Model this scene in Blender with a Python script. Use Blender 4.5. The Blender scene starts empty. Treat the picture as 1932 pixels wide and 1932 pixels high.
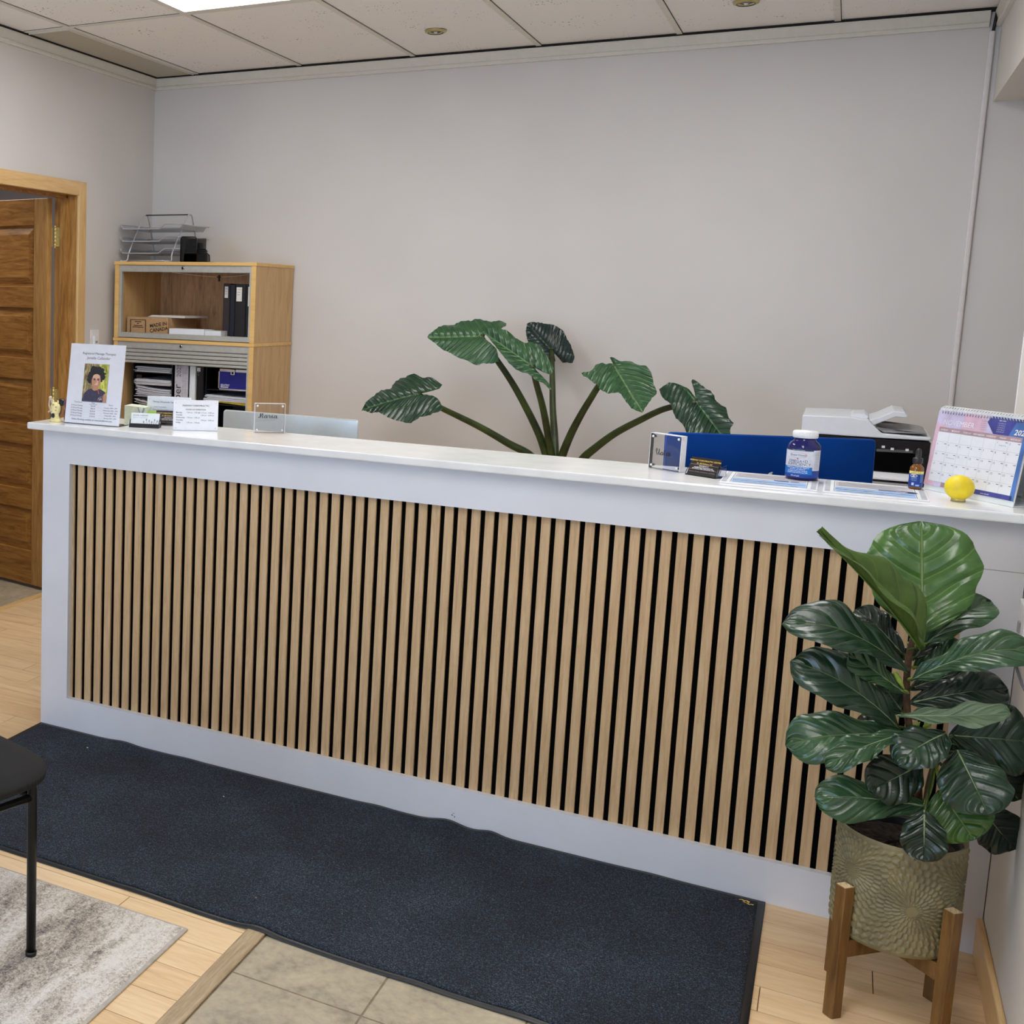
# Reception area: a long slatted desk, plants, cabinets and counter clutter
LAMP, SUNW, EXPO = 12.0, 92.0, 0.0
TROF = ((1.987, .635), (1.987, -1.835), (1.987, -3.07))  # last one is an added fill that brightens the right end of the desk
import bpy, bmesh, math, random
import numpy as np
from mathutils import Vector, Matrix
random.seed(7)
scn = bpy.context.scene
COL = scn.collection
PI = math.pi
V = Vector

# ------------------------------------------------------------------ camera model (1932 px frame)
FPX, CX, CY = 2203.519, 313.766, 852.625
CAM = V((2.4425, -3.36, 1.5715))
RX = V((0.86465431, 0.50180632, 0.02373463))
RY = V((0.08713881, -0.10328292, -0.99082767))      # image down
RZ = V((-0.49475221, 0.85879162, -0.13303083))      # viewing direction

def at(px, py, axis, val):
    """point of the room seen at pixel (px, py) on the plane axis = val"""
    d = RX * ((px - CX) / FPX) + RY * ((py - CY) / FPX) + RZ
    t = (val - CAM[axis]) / d[axis]
    return CAM + d * t

def at_plane(px, py, p0, n):
    d = RX * ((px - CX) / FPX) + RY * ((py - CY) / FPX) + RZ
    t = (p0 - CAM).dot(n) / d.dot(n)
    return CAM + d * t

# ------------------------------------------------------------------ objects
ROOT_M = {}
def tag(o, label=None, cat=None, group=None, kind=None):
    if label: o['label'] = label
    if cat: o['category'] = cat
    if group: o['group'] = group
    if kind: o['kind'] = kind
    return o

def thing(name, label, cat, loc=(0, 0, 0), rz=0.0, group=None, M=None):
    o = bpy.data.objects.new(name, None)
    o.empty_display_size = 0.05
    COL.objects.link(o)
    M = M if M is not None else Matrix.Translation(V(loc)) @ Matrix.Rotation(rz, 4, 'Z')
    o.matrix_world = M
    ROOT_M[o.name] = M.copy()
    return tag(o, label, cat, group)

def root_of(o):
    while o.parent: o = o.parent
    return o

class MB:
    """collects shapes (in the frame T) and links them as ONE mesh object"""
    def __init__(self, T=None):
        self.v = []; self.f = []; self.m = []; self.s = []; self.uv = []; self.mats = []
        self.T = T
    def mi(self, mat):
        if mat not in self.mats: self.mats.append(mat)
        return self.mats.index(mat)
    def add(self, verts, faces, mat, smooth=False, uvs=None):
        o = len(self.v); T = self.T
        for p in verts:
            p = V(p)
            self.v.append(T @ p if T else p)
        k = self.mi(mat)
        for i, f in enumerate(faces):
            self.f.append([a + o for a in f]); self.m.append(k); self.s.append(smooth)
            self.uv.append([uvs[a] for a in f] if uvs else None)
        return self
    def box(self, x0, x1, y0, y1, z0, z1, mat):
        vs = [(x, y, z) for x in (x0, x1) for y in (y0, y1) for z in (z0, z1)]
        fs = [(0, 1, 3, 2), (4, 6, 7, 5), (0, 4, 5, 1), (2, 3, 7, 6), (0, 2, 6, 4), (1, 5, 7, 3)]
        return self.add(vs, fs, mat)
    def rbox(self, x0, x1, y0, y1, z0, z1, mat, r=0.003, n=2, axis='z'):
        """box with rounded edges: a rounded-rectangle prism along axis with chamfered ends"""
        def ring(a0, a1, b0, b1, r):
            pts = []
            for cx, cy, s in ((a1 - r, b1 - r, 0), (a0 + r, b1 - r, 1), (a0 + r, b0 + r, 2), (a1 - r, b0 + r, 3)):
                for i in range(n + 1):
                    t = (s + i / n) * PI / 2
                    pts.append((cx + r * math.cos(t), cy + r * math.sin(t)))
            return pts
        dims = {'z': (x0, x1, y0, y1, z0, z1), 'y': (x0, x1, z0, z1, y0, y1), 'x': (y0, y1, z0, z1, x0, x1)}[axis]
        a0, a1, b0, b1, c0, c1 = dims
        e = min(r, abs(c1 - c0) * .45, abs(a1 - a0) * .45, abs(b1 - b0) * .45)
        r = min(r, abs(a1 - a0) * .49, abs(b1 - b0) * .49)
        rings = []
        for c, ins in ((c0, e * .8), (c0 + e * .25, e * .25), (c0 + e, 0), (c1 - e, 0), (c1 - e * .25, e * .25), (c1, e * .8)):
            rings.append([(p[0], p[1], c) for p in ring(a0 + ins, a1 - ins, b0 + ins, b1 - ins, max(r - ins * .5, 1e-5))])
        vs = []
        for rg in rings:
            for a, b, c in rg:
                vs.append({'z': (a, b, c), 'y': (a, c, b), 'x': (c, a, b)}[axis])
        N = len(rings[0]); fs = []
        flip = axis == 'y'
        for i in range(len(rings) - 1):
            for j in range(N):
                q = (i * N + j, i * N + (j + 1) % N, (i + 1) * N + (j + 1) % N, (i + 1) * N + j)
                fs.append(q[::-1] if flip else q)
        lo = tuple(range(N))[::-1]; hi = tuple(range((len(rings) - 1) * N, len(rings) * N))
        fs += [lo[::-1] if flip else lo, hi[::-1] if flip else hi]
        return self.add(vs, fs, mat)
    def tube(self, pts, r, mat, n=10, caps=True, smooth=True, closed=False):
        pts = [V(p) for p in pts]; K = len(pts)
        rr = r if isinstance(r, (list, tuple)) else [r] * K
        vs = []; up = None
        for i, p in enumerate(pts):
            if closed: t = pts[(i + 1) % K] - pts[i - 1]
            else: t = pts[min(i + 1, K - 1)] - pts[max(i - 1, 0)]
            t = t.normalized() if t.length > 1e-9 else V((0, 0, 1))
            if up is None:
                up = V((0, 0, 1)) if abs(t.z) < .9 else V((1, 0, 0))
            a = (up - t * up.dot(t))
            a = a.normalized() if a.length > 1e-6 else t.orthogonal().normalized()
            up = a; b = t.cross(a)
            for j in range(n):
                th = 2 * PI * j / n
                vs.append(p + (a * math.cos(th) + b * math.sin(th)) * rr[i])
        fs = []
        for i in range(K if closed else K - 1):
            for j in range(n):
                i2 = (i + 1) % K
                fs.append((i * n + j, i * n + (j + 1) % n, i2 * n + (j + 1) % n, i2 * n + j))
        if caps and not closed:
            fs += [tuple(range(n))[::-1], tuple(range((K - 1) * n, K * n))]
        return self.add(vs, fs, mat, smooth)
    def cyl(self, p0, p1, r, mat, n=20, smooth=True):
        return self.tube([p0, p1], r, mat, n, True, smooth)
    def lathe(self, prof, c, mat, n=40, smooth=True, cap=True):
        c = V(c); vs = []
        for r, z in prof:
            for j in range(n):
                t = 2 * PI * j / n
                vs.append((c.x + r * math.cos(t), c.y + r * math.sin(t), c.z + z))
        fs = []
        for i in range(len(prof) - 1):
            for j in range(n):
                fs.append((i * n + j, i * n + (j + 1) % n, (i + 1) * n + (j + 1) % n, (i + 1) * n + j))
        if cap:
            fs += [tuple(range(n))[::-1], tuple(range((len(prof) - 1) * n, len(prof) * n))]
        return self.add(vs, fs, mat, smooth)
    def sphere(self, c, rx, mat, ry=None, rz=None, n=24, m=14, ax=None):
        ry = ry or rx; rz = rz or rx; c = V(c); vs = [c + V((0, 0, -rz))]; fs = []
        for i in range(1, m):
            ph = -PI / 2 + PI * i / m
            for j in range(n):
                t = 2 * PI * j / n
                vs.append(c + V((rx * math.cos(ph) * math.cos(t), ry * math.cos(ph) * math.sin(t), rz * math.sin(ph))))
        vs.append(c + V((0, 0, rz)))
        for j in range(n):
            fs.append((0, 1 + (j + 1) % n, 1 + j))
            fs.append((len(vs) - 1, 1 + (m - 2) * n + j, 1 + (m - 2) * n + (j + 1) % n))
        for i in range(m - 2):
            for j in range(n):
                fs.append((1 + i * n + j, 1 + i * n + (j + 1) % n, 1 + (i + 1) * n + (j + 1) % n, 1 + (i + 1) * n + j))
        if ax: vs = [ax @ (v - c) + c for v in vs]
        return self.add(vs, fs, mat, True)
    def prism(self, pts, d, mat, smooth=False):
        """planar polygon (3D points) extruded by vector d"""
        pts = [V(p) for p in pts]; d = V(d); n = len(pts)
        vs = pts + [p + d for p in pts]
        fs = [tuple(range(n))[::-1], tuple(range(n, 2 * n))]
        fs += [(i, (i + 1) % n, n + (i + 1) % n, n + i) for i in range(n)]
        self.add(vs, fs, mat, smooth)
        return self
    def build(self, name, parent=None, kind=None, label=None, bevel=0.0, recalc=True, sub=0):
        me = bpy.data.meshes.new(name)
        vs = self.v
        if parent is not None:
            inv = ROOT_M[root_of(parent).name].inverted()
            vs = [inv @ p for p in vs]
        me.from_pydata([tuple(p) for p in vs], [], self.f)
        for m in self.mats: me.materials.append(m)
        me.polygons.foreach_set('material_index', self.m)
        me.polygons.foreach_set('use_smooth', self.s)
        if any(u is not None for u in self.uv):
            L = me.uv_layers.new(name='UVMap')
            i = 0
            for f, u in zip(self.f, self.uv):
                for k in range(len(f)):
                    L.data[i].uv = u[k] if u else (0, 0)
                    i += 1
        me.update()
        if recalc:
            bm = bmesh.new(); bm.from_mesh(me)
            bmesh.ops.recalc_face_normals(bm, faces=bm.faces)
            bm.to_mesh(me); bm.free()
        o = bpy.data.objects.new(name, me)
        COL.objects.link(o)
        if parent is not None: o.parent = parent
        if kind: o['kind'] = kind
        if label: o['label'] = label
        if bevel:
            b = o.modifiers.new('bevel', 'BEVEL'); b.width = bevel; b.segments = 2
            b.limit_method = 'ANGLE'; b.angle_limit = math.radians(40)
        if sub:
            s = o.modifiers.new('sub', 'SUBSURF'); s.levels = sub; s.render_levels = sub
        return o

def solo(name, mb, label, cat, group=None, bevel=0.0):
    """a thing that is one mesh: origin at its own centre"""
    c = V((0, 0, 0))
    for p in mb.v: c += p
    c /= len(mb.v); zmin = min(p.z for p in mb.v)
    c.z = zmin
    mb.v = [p - c for p in mb.v]
    o = mb.build(name, bevel=bevel)
    o.location = c
    ROOT_M[o.name] = Matrix.Translation(c)
    return tag(o, label, cat, group)

def copy_tree(o, parent=None):
    c = o.copy(); COL.objects.link(c)
    if parent: c.parent = parent
    for ch in list(o.children): copy_tree(ch, c)
    return c

def frame(o, u, v):
    """4x4 with x = u, y = v, z = normal at o"""
    u = V(u).normalized(); v = V(v); v = (v - u * v.dot(u)).normalized(); n = u.cross(v)
    M = Matrix.Identity(4)
    for i in range(3):
        M[i][0] = u[i]; M[i][1] = v[i]; M[i][2] = n[i]; M[i][3] = V(o)[i]
    return M

# ------------------------------------------------------------------ lettering
_tc = {}
def glyphs(body, size=1.0, align='CENTER', shear=0.0, spacing=1.0, res=2, bold=0.0):
    key = (body, align, shear, spacing, res, bold)
    if key not in _tc:
        cu = bpy.data.curves.new('lettering', 'FONT')
        cu.body = body; cu.size = 1; cu.align_x = align; cu.shear = shear
        cu.space_character = spacing; cu.resolution_u = res; cu.offset = bold
        ob = bpy.data.objects.new('lettering', cu); COL.objects.link(ob)
        dg = bpy.context.evaluated_depsgraph_get()
        me = bpy.data.meshes.new_from_object(ob.evaluated_get(dg))
        _tc[key] = ([tuple(v.co) for v in me.vertices], [tuple(p.vertices) for p in me.polygons])
        bpy.data.objects.remove(ob); bpy.data.curves.remove(cu); bpy.data.meshes.remove(me)
    vs, fs = _tc[key]
    return [(x * size, y * size) for x, y, _ in vs], fs

def put_text(mb, body, x, y, size, mat, n=0.0004, **kw):
    vs, fs = glyphs(body, size, **kw)
    if fs: mb.add([(x + a, y + b, n) for a, b in vs], fs, mat)

def quad(mb, x0, x1, y0, y1, mat, n=0.0002):
    mb.add([(x0, y0, n), (x1, y0, n), (x1, y1, n), (x0, y1, n)], [(0, 1, 2, 3)], mat)

def disc(mb, x, y, rx, mat, ry=None, n=0.0003, k=28):
    ry = ry or rx
    mb.add([(x + rx * math.cos(2 * PI * i / k), y + ry * math.sin(2 * PI * i / k), n) for i in range(k)], [tuple(range(k))], mat)

def ring(mb, x, y, rx, ry, w, mat, n=0.0003, k=36):
    vs = []
    for i in range(k):
        c, s = math.cos(2 * PI * i / k), math.sin(2 * PI * i / k)
        vs += [(x + rx * c, y + ry * s, n), (x + (rx - w) * c, y + (ry - w) * s, n)]
    mb.add(vs, [(2 * i, 2 * ((i + 1) % k), 2 * ((i + 1) % k) + 1, 2 * i + 1) for i in range(k)], mat)

def spline(pts, per=8):
    out = []
    P = [V((p[0], p[1], p[2] if len(p) > 2 else 0)) for p in pts]
    for i in range(len(P) - 1):
        p0 = P[max(i - 1, 0)]; p1 = P[i]; p2 = P[i + 1]; p3 = P[min(i + 2, len(P) - 1)]
        for k in range(per):
            t = k / per
            out.append(0.5 * ((2 * p1) + (p2 - p0) * t + (2 * p0 - 5 * p1 + 4 * p2 - p3) * t * t + (3 * p1 - p0 - 3 * p2 + p3) * t ** 3))
    out.append(P[-1])
    return out

def stroke(mb, pts, w, mat, sx=1, sy=1, ox=0, oy=0, n=0.0004, per=6):
    """a pen stroke: flat ribbon, thicker on down strokes"""
    S = spline(pts, per); vs = []
    for i, p in enumerate(S):
        t = S[min(i + 1, len(S) - 1)] - S[max(i - 1, 0)]
        t.normalize() if t.length else None
        ww = w * (0.55 + 0.75 * max(0, -t.y)) / 2
        q = V((-t.y, t.x, 0)) * ww
        a = V((ox + p.x * sx, oy + p.y * sy, n))
        vs += [a + q, a - q]
    mb.add(vs, [(2 * i, 2 * i + 1, 2 * i + 3, 2 * i + 2) for i in range(len(S) - 1)], mat)
# ------------------------------------------------------------------ materials
def lin(c):
    return tuple((x / 12.92 if x <= .04045 else ((x + .055) / 1.055) ** 2.4) for x in [k / 255 for k in c]) + (1,)

class NT:
    def __init__(self, name):
        self.m = bpy.data.materials.new(name); self.m.use_nodes = True
        self.t = self.m.node_tree; self.b = self.t.nodes['Principled BSDF']; self.out = self.t.nodes['Material Output']
    def n(self, kind, **kw):
        x = self.t.nodes.new(kind)
        for k, v in kw.items():
            if k.startswith('i_'): x.inputs[k[2:].replace('_', ' ')].default_value = v
            else: setattr(x, k, v)
        return x
    def l(self, a, b): self.t.links.new(a, b)
    def coord(self, kind='Object', scale=(1, 1, 1), rot=(0, 0, 0), loc=(0, 0, 0)):
        tc = self.n('ShaderNodeTexCoord'); mp = self.n('ShaderNodeMapping')
        mp.inputs['Scale'].default_value = scale; mp.inputs['Rotation'].default_value = rot; mp.inputs['Location'].default_value = loc
        self.l(tc.outputs[kind], mp.inputs['Vector']); return mp.outputs['Vector']
    def noise(self, vec, scale, detail=3, rough=.55, dist=0):
        x = self.n('ShaderNodeTexNoise'); x.inputs['Scale'].default_value = scale; x.inputs['Detail'].default_value = detail
        x.inputs['Roughness'].default_value = rough; x.inputs['Distortion'].default_value = dist
        if vec: self.l(vec, x.inputs['Vector'])
        return x.outputs['Fac']
    def ramp(self, fac, stops, interp='LINEAR'):
        r = self.n('ShaderNodeValToRGB'); r.color_ramp.interpolation = interp
        el = r.color_ramp.elements
        while len(el) < len(stops): el.new(.5)
        for e, (p, c) in zip(el, stops): e.position = p; e.color = c if len(c) == 4 else lin(c)
        self.l(fac, r.inputs['Fac']); return r.outputs['Color']
    def math(self, op, a, b=None, clamp=False):
        x = self.n('ShaderNodeMath', operation=op, use_clamp=clamp)
        for i, v in enumerate((a, b)):
            if v is None: continue
            if hasattr(v, 'links') or hasattr(v, 'is_linked'): self.l(v, x.inputs[i])
            else: x.inputs[i].default_value = v
        return x.outputs[0]
    def mix(self, fac, a, b, mode='MIX'):
        x = self.n('ShaderNodeMix', data_type='RGBA', blend_type=mode)
        for s, v in ((x.inputs[0], fac), (x.inputs[6], a), (x.inputs[7], b)):
            if hasattr(v, 'is_linked'): self.l(v, s)
            else: s.default_value = v if not (isinstance(v, tuple) and len(v) == 3) else lin(v)
        return x.outputs[2]
    def bump(self, h, strength=.3, dist=.001):
        b = self.n('ShaderNodeBump'); b.inputs['Strength'].default_value = strength; b.inputs['Distance'].default_value = dist
        self.l(h, b.inputs['Height']); self.l(b.outputs['Normal'], self.b.inputs['Normal'])
    def col(self, c):
        if hasattr(c, 'is_linked'): self.l(c, self.b.inputs['Base Color'])
        else: self.b.inputs['Base Color'].default_value = lin(c)
    def set(self, **kw):
        for k, v in kw.items(): self.b.inputs[k.replace('_', ' ')].default_value = v
        return self.m

def plain(name, c, rough=.5, metal=0.0, noise=.06, nscale=40, bump=0.0, **kw):
    t = NT(name); v = t.coord()
    n = t.noise(v, nscale)
    a = tuple(max(0, min(255, k * (1 - noise))) for k in c); b = tuple(max(0, min(255, k * (1 + noise))) for k in c)
    t.col(t.ramp(n, [(.3, a), (.7, b)]))
    if bump: t.bump(t.noise(v, nscale * 8), bump, .0006)
    return t.set(Roughness=rough, Metallic=metal, **kw)

def wall_paint(name, c):
    t = NT(name); v = t.coord()
    t.col(t.ramp(t.noise(v, 1.7, 2), [(.3, tuple(k * .985 for k in c)), (.7, tuple(min(255, k * 1.015) for k in c))]))
    t.bump(t.noise(v, 420, 2), .12, .0008)
    return t.set(Roughness=.62)

def wood(name, dark, mid, light, axis='z', scale=9, rough=.42, streak=14, bump=.08, cathedral=0.0):
    """grain running along axis"""
    t = NT(name)
    st = {'x': (1, streak, streak), 'y': (streak, 1, streak), 'z': (streak, streak, 1)}[axis]
    v = t.coord(scale=st)
    n1 = t.noise(v, scale, 5, .62, 1.2 + cathedral)
    n2 = t.noise(t.coord(scale=tuple(k * .35 for k in st)), scale, 3, .5, 2.0 + cathedral * 2)
    n3 = t.noise(v, scale * 9, 2)
    f = t.math('ADD', t.math('MULTIPLY', n1, .55), t.math('ADD', t.math('MULTIPLY', n2, .3), t.math('MULTIPLY', n3, .15)))
    t.col(t.ramp(f, [(.36, dark), (.5, mid), (.64, light)]))
    t.bump(n1, bump, .0008)
    return t.set(Roughness=rough)

M = {}
M['wall'] = wall_paint('wall_paint', (214, 211, 210))
M['wall_right'] = wall_paint('wall_paint_right', (218, 214, 208))
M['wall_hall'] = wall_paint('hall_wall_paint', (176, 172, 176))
M['trim'] = plain('trim_paint', (216, 213, 204), .4, noise=.015)
M['white'] = plain('white_satin_lacquer', (220, 222, 230), .38, noise=.012, nscale=6)
M['counter'] = plain('white_gloss_laminate', (236, 237, 238), .13, noise=.02, nscale=14)
M['white_plastic'] = plain('white_plastic', (232, 233, 236), .35, noise=.02)
M['pipe'] = plain('conduit_paint', (222, 217, 220), .4, noise=.02)
M['black'] = plain('black_plastic', (16, 16, 18), .4)
M['black_metal'] = plain('black_powder_coat', (14, 14, 16), .35, .3)
M['felt'] = plain('black_felt', (5, 4, 4), 1.0, noise=.3, nscale=400, Specular_IOR_Level=.08)
M['dark_gap'] = plain('dark_joint_and_shade', (22, 18, 18), .8)  # dark joints; in the ceiling and crown it stands in for shade
M['paper'] = plain('white_paper', (236, 238, 246), .6, noise=.01)
M['paper2'] = plain('ivory_paper', (226, 220, 214), .6, noise=.03)
M['paper_grey'] = plain('grey_paper', (196, 192, 200), .6, noise=.05)
M['ink'] = plain('black_ink', (28, 28, 34), .6)
M['ink_grey'] = plain('grey_ink', (98, 100, 112), .6)
M['ink_soft'] = plain('soft_grey_ink', (150, 154, 166), .6)
M['alu'] = plain('grey_shutter_metal', (186, 186, 180), .4, .35, noise=.03)
M['chrome'] = plain('chrome', (200, 200, 205), .18, 1.0, noise=.02)
M['steel'] = plain('silver_wire', (204, 206, 214), .32, .6, noise=.02)
M['brass'] = plain('polished_brass', (236, 216, 136), .3, .45, noise=.03)
M['brass_old'] = plain('aged_brass', (196, 184, 130), .35, .7, noise=.06)
M['slat'] = wood('oak_slat_veneer', (184, 151, 110), (202, 170, 129), (213, 184, 145), 'z', 7, .5, 16, .1)
M['door_v'] = wood('varnished_pine_upright', (140, 94, 42), (178, 130, 68), (200, 154, 90), 'z', 2.6, .34, 9, .06, 1.5)
M['door_h'] = wood('varnished_pine_across', (128, 82, 32), (170, 120, 58), (192, 144, 78), 'x', 2.6, .34, 9, .06, 1.5)
M['casing_door'] = wood('golden_pine_stile', (160, 116, 62), (186, 142, 84), (204, 162, 104), 'z', 2.6, .34, 9, .06, 1.5)
M['casing_v'] = wood('maple_casing_upright', (204, 162, 104), (218, 180, 124), (228, 194, 142), 'z', 2, .36, 8, .04, .6)
M['casing_h'] = wood('maple_casing_across', (204, 162, 104), (218, 180, 124), (228, 194, 142), 'y', 2, .36, 8, .04, .6)
M['birch_v'] = wood('birch_veneer', (186, 148, 98), (202, 166, 116), (212, 178, 130), 'z', 3, .45, 8, .03, .4)
M['birch_edge'] = wood('birch_edge_band', (214, 170, 98), (224, 182, 112), (232, 194, 126), 'x', 3, .45, 8, .03)
M['birch_in'] = wood('birch_plywood', (150, 112, 76), (186, 146, 104), (202, 164, 120), 'z', 3.2, .5, 6, .05, 1.2)
M['stand'] = wood('brown_stained_pine', (84, 58, 26), (112, 80, 40), (136, 100, 54), 'z', 5, .45, 10, .08)
M['endgrain'] = wood('pale_end_grain', (150, 122, 84), (198, 172, 132), (216, 194, 156), 'y', 30, .7, 6, .2)
M['strip'] = wood('oak_transition_strip', (136, 116, 90), (166, 144, 114), (186, 166, 136), 'y', 7, .5, 12, .2)
M['cardboard'] = plain('cardboard', (182, 146, 104), .8, noise=.04, nscale=60)
M['card_dark'] = plain('cardboard_print', (50, 28, 18), .8)
M['navy_binder'] = plain('dark_blue_vinyl', (18, 22, 40), .35)
M['black_binder'] = plain('black_vinyl', (16, 14, 18), .35)
M['plum_binder'] = plain('dark_plum_vinyl', (44, 34, 36), .5)
M['blue_case'] = plain('royal_blue_panel', (18, 24, 140), .3)
M['yellow_paper'] = plain('yellow_folder', (206, 184, 60), .55)
M['maroon'] = plain('maroon_glaze', (104, 40, 60), .25)
M['cream'] = plain('cream_ceramic', (240, 226, 164), .3, noise=.05, nscale=90)
M['tan'] = plain('pale_tan_plush', (212, 196, 176), .8)
M['lime'] = plain('lime_paper', (176, 222, 82), .5)
M['red_paper'] = plain('muted_red_paper', (176, 104, 88), .6)
M['mint'] = plain('pale_mint_paper', (214, 222, 200), .55)
M['card_white'] = plain('white_card_stock', (226, 232, 236), .5, noise=.01)
M['card_black'] = plain('black_card_stock', (36, 30, 28), .35)
M['gold_ink'] = plain('gold_ink', (236, 196, 100), .4)
M['white_ink'] = plain('white_ink', (232, 232, 236), .5)
M['silver_shell'] = plain('silver_aluminium_shell', (214, 220, 220), .3, .55, noise=.01)
M['blue_shell'] = plain('blue_anodised_shell', (8, 66, 150), .36, .85, noise=.02)
M['navy_print'] = plain('navy_print', (30, 44, 84), .5)
M['sky_print'] = plain('sky_blue_print', (150, 184, 232), .5, noise=.08, nscale=30)
M['brand_blue'] = plain('label_blue', (10, 112, 196), .35)
M['deep_blue'] = plain('label_deep_blue', (14, 60, 150), .35)
M['label_grey'] = plain('label_white', (216, 218, 228), .4)
M['red_ink'] = plain('red_ink', (208, 80, 60), .5)
M['yellow_rubber'] = plain('yellow_rubber', (232, 206, 34), .42, noise=.05, nscale=30, bump=.15)
M['pale_yellow'] = plain('pale_yellow_label', (240, 222, 130), .4)
M['rubber'] = plain('black_rubber', (26, 26, 28), .42)
M['mauve'] = plain('mauve_print', (170, 142, 150), .5)
M['lilac'] = plain('lilac_print', (196, 186, 216), .5, noise=.1, nscale=18)
M['pink_print'] = plain('pink_print', (214, 178, 200), .5, noise=.08, nscale=18)
M['blue_print'] = plain('blue_print', (72, 112, 180), .5, noise=.15, nscale=16)
M['indigo_print'] = plain('indigo_print', (62, 66, 140), .5, noise=.2, nscale=16)
M['cal_paper'] = plain('calendar_paper', (226, 228, 236), .55, noise=.01)
M['line_grey'] = plain('grey_rule', (176, 180, 190), .6)
M['soil'] = plain('potting_soil', (36, 26, 18), .95, noise=.6, nscale=120, bump=.9)
M['stem_green'] = plain('green_petiole', (48, 62, 22), .42, noise=.3, nscale=12)
M['bark'] = plain('brown_bark', (74, 52, 32), .7, noise=.3, nscale=90, bump=.4)
M['bud'] = plain('fresh_bud_green', (140, 160, 60), .5)
M['hair'] = plain('printed_dark_hair', (26, 20, 22), .5, noise=.3, nscale=300)
M['skin'] = plain('printed_skin', (196, 140, 108), .5, noise=.04, nscale=120)
M['skin_lit'] = plain('printed_light_skin', (224, 176, 148), .5, noise=.03, nscale=120)
M['tunic'] = plain('printed_navy_tunic', (58, 54, 78), .5, noise=.1, nscale=100)
M['lips'] = plain('printed_smile', (226, 200, 190), .5)
M['printer_lid'] = plain('printer_white', (216, 220, 228), .4, noise=.01)
M['printer_black'] = plain('printer_gloss_black', (20, 17, 20), .22)
M['printer_grey'] = plain('printer_dark_grey', (62, 60, 62), .4)
M['print_tray'] = plain('printer_grey_tray', (150, 148, 150), .45)
M['rug_edge'] = plain('rug_binding', (176, 168, 160), .9)
M['scuff'] = plain('scuff_mark', (120, 122, 128), .7)
M['crumb'] = plain('white_crumb', (224, 220, 210), .8)
M['leaf_bit'] = plain('brown_crumb', (150, 116, 86), .8)

def tile_floor():
    t = NT('stone_look_tile'); v = t.coord()
    n = t.noise(v, 5, 8, .66, .6); n2 = t.noise(v, 46, 4, .6)
    f = t.math('ADD', t.math('MULTIPLY', n, .68), t.math('MULTIPLY', n2, .32))
    t.col(t.ramp(f, [(.33, (126, 118, 100)), (.46, (162, 152, 132)), (.56, (178, 166, 142)), (.68, (196, 186, 164))]))
    t.bump(f, .25, .002); return t.set(Roughness=.48)
M['tile'] = tile_floor()
M['grout'] = plain('brown_grout', (132, 116, 96), .9, noise=.1)

def plank_mat():
    t = NT('maple_plank')
    at_ = t.n('ShaderNodeAttribute', attribute_name='plank')
    v0 = t.coord(scale=(1, 9, 9))
    add = t.n('ShaderNodeVectorMath', operation='ADD'); t.l(v0, add.inputs[0]); 
    sc = t.n('ShaderNodeVectorMath', operation='SCALE'); t.l(at_.outputs['Vector'], sc.inputs[0]); sc.inputs['Scale'].default_value = 37
    t.l(sc.outputs[0], add.inputs[1])
    n1 = t.noise(add.outputs[0], 2.2, 5, .6, 1.6); n2 = t.noise(add.outputs[0], 16, 3)
    f = t.math('ADD', t.math('MULTIPLY', n1, .6), t.math('MULTIPLY', n2, .25))
    f = t.math('ADD', f, t.math('MULTIPLY', at_.outputs['Fac'], .22))
    t.col(t.ramp(f, [(.3, (196, 158, 112)), (.46, (218, 184, 140)), (.6, (230, 200, 158)), (.8, (240, 214, 176))]))
    t.bump(n1, .05, .0006)
    return t.set(Roughness=.36)
M['plank'] = plank_mat()
M['plank_gap'] = plain('plank_joint', (120, 90, 58), .8)

def pile():
    t = NT('navy_mat_pile'); v = t.coord()
    w = t.n('ShaderNodeTexVoronoi'); w.inputs['Scale'].default_value = 330; t.l(v, w.inputs['Vector'])
    n = t.noise(v, 260, 3, .7, 1.5); big = t.noise(v, 3.5, 3)
    f = t.math('ADD', t.math('MULTIPLY', n, .8), t.math('ADD', t.math('MULTIPLY', big, .12), t.math('MULTIPLY', w.outputs['Distance'], .12)))
    t.col(t.ramp(f, [(.42, (4, 7, 12)), (.49, (12, 18, 28)), (.54, (28, 38, 53)), (.59, (60, 74, 93)), (.67, (104, 117, 133))]))
    t.bump(n, .9, .004)
    return t.set(Roughness=.95)
M['pile'] = pile()

def rug_mat():
    t = NT('abstract_rug_pile')
    v = t.coord(scale=(1, .42, 1), rot=(0, 0, .08))
    a = t.noise(v, 3.2, 6, .72, .8); b = t.noise(t.coord(scale=(1, .3, 1)), 13, 5, .75, .6); c = t.noise(t.coord(), 120, 3, .7, 1.2)
    f = t.math('ADD', t.math('MULTIPLY', a, .34), t.math('ADD', t.math('MULTIPLY', b, .34), t.math('MULTIPLY', c, .32)))
    t.col(t.ramp(f, [(.39, (92, 88, 96)), (.44, (146, 136, 126)), (.48, (180, 170, 158)), (.52, (206, 200, 192)), (.58, (224, 220, 214)), (.66, (190, 180, 166))]))
    t.bump(t.math('ADD', t.math('MULTIPLY', b, .6), t.math('MULTIPLY', c, .5)), .8, .005)
    return t.set(Roughness=.95)
M['rug'] = rug_mat()

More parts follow.
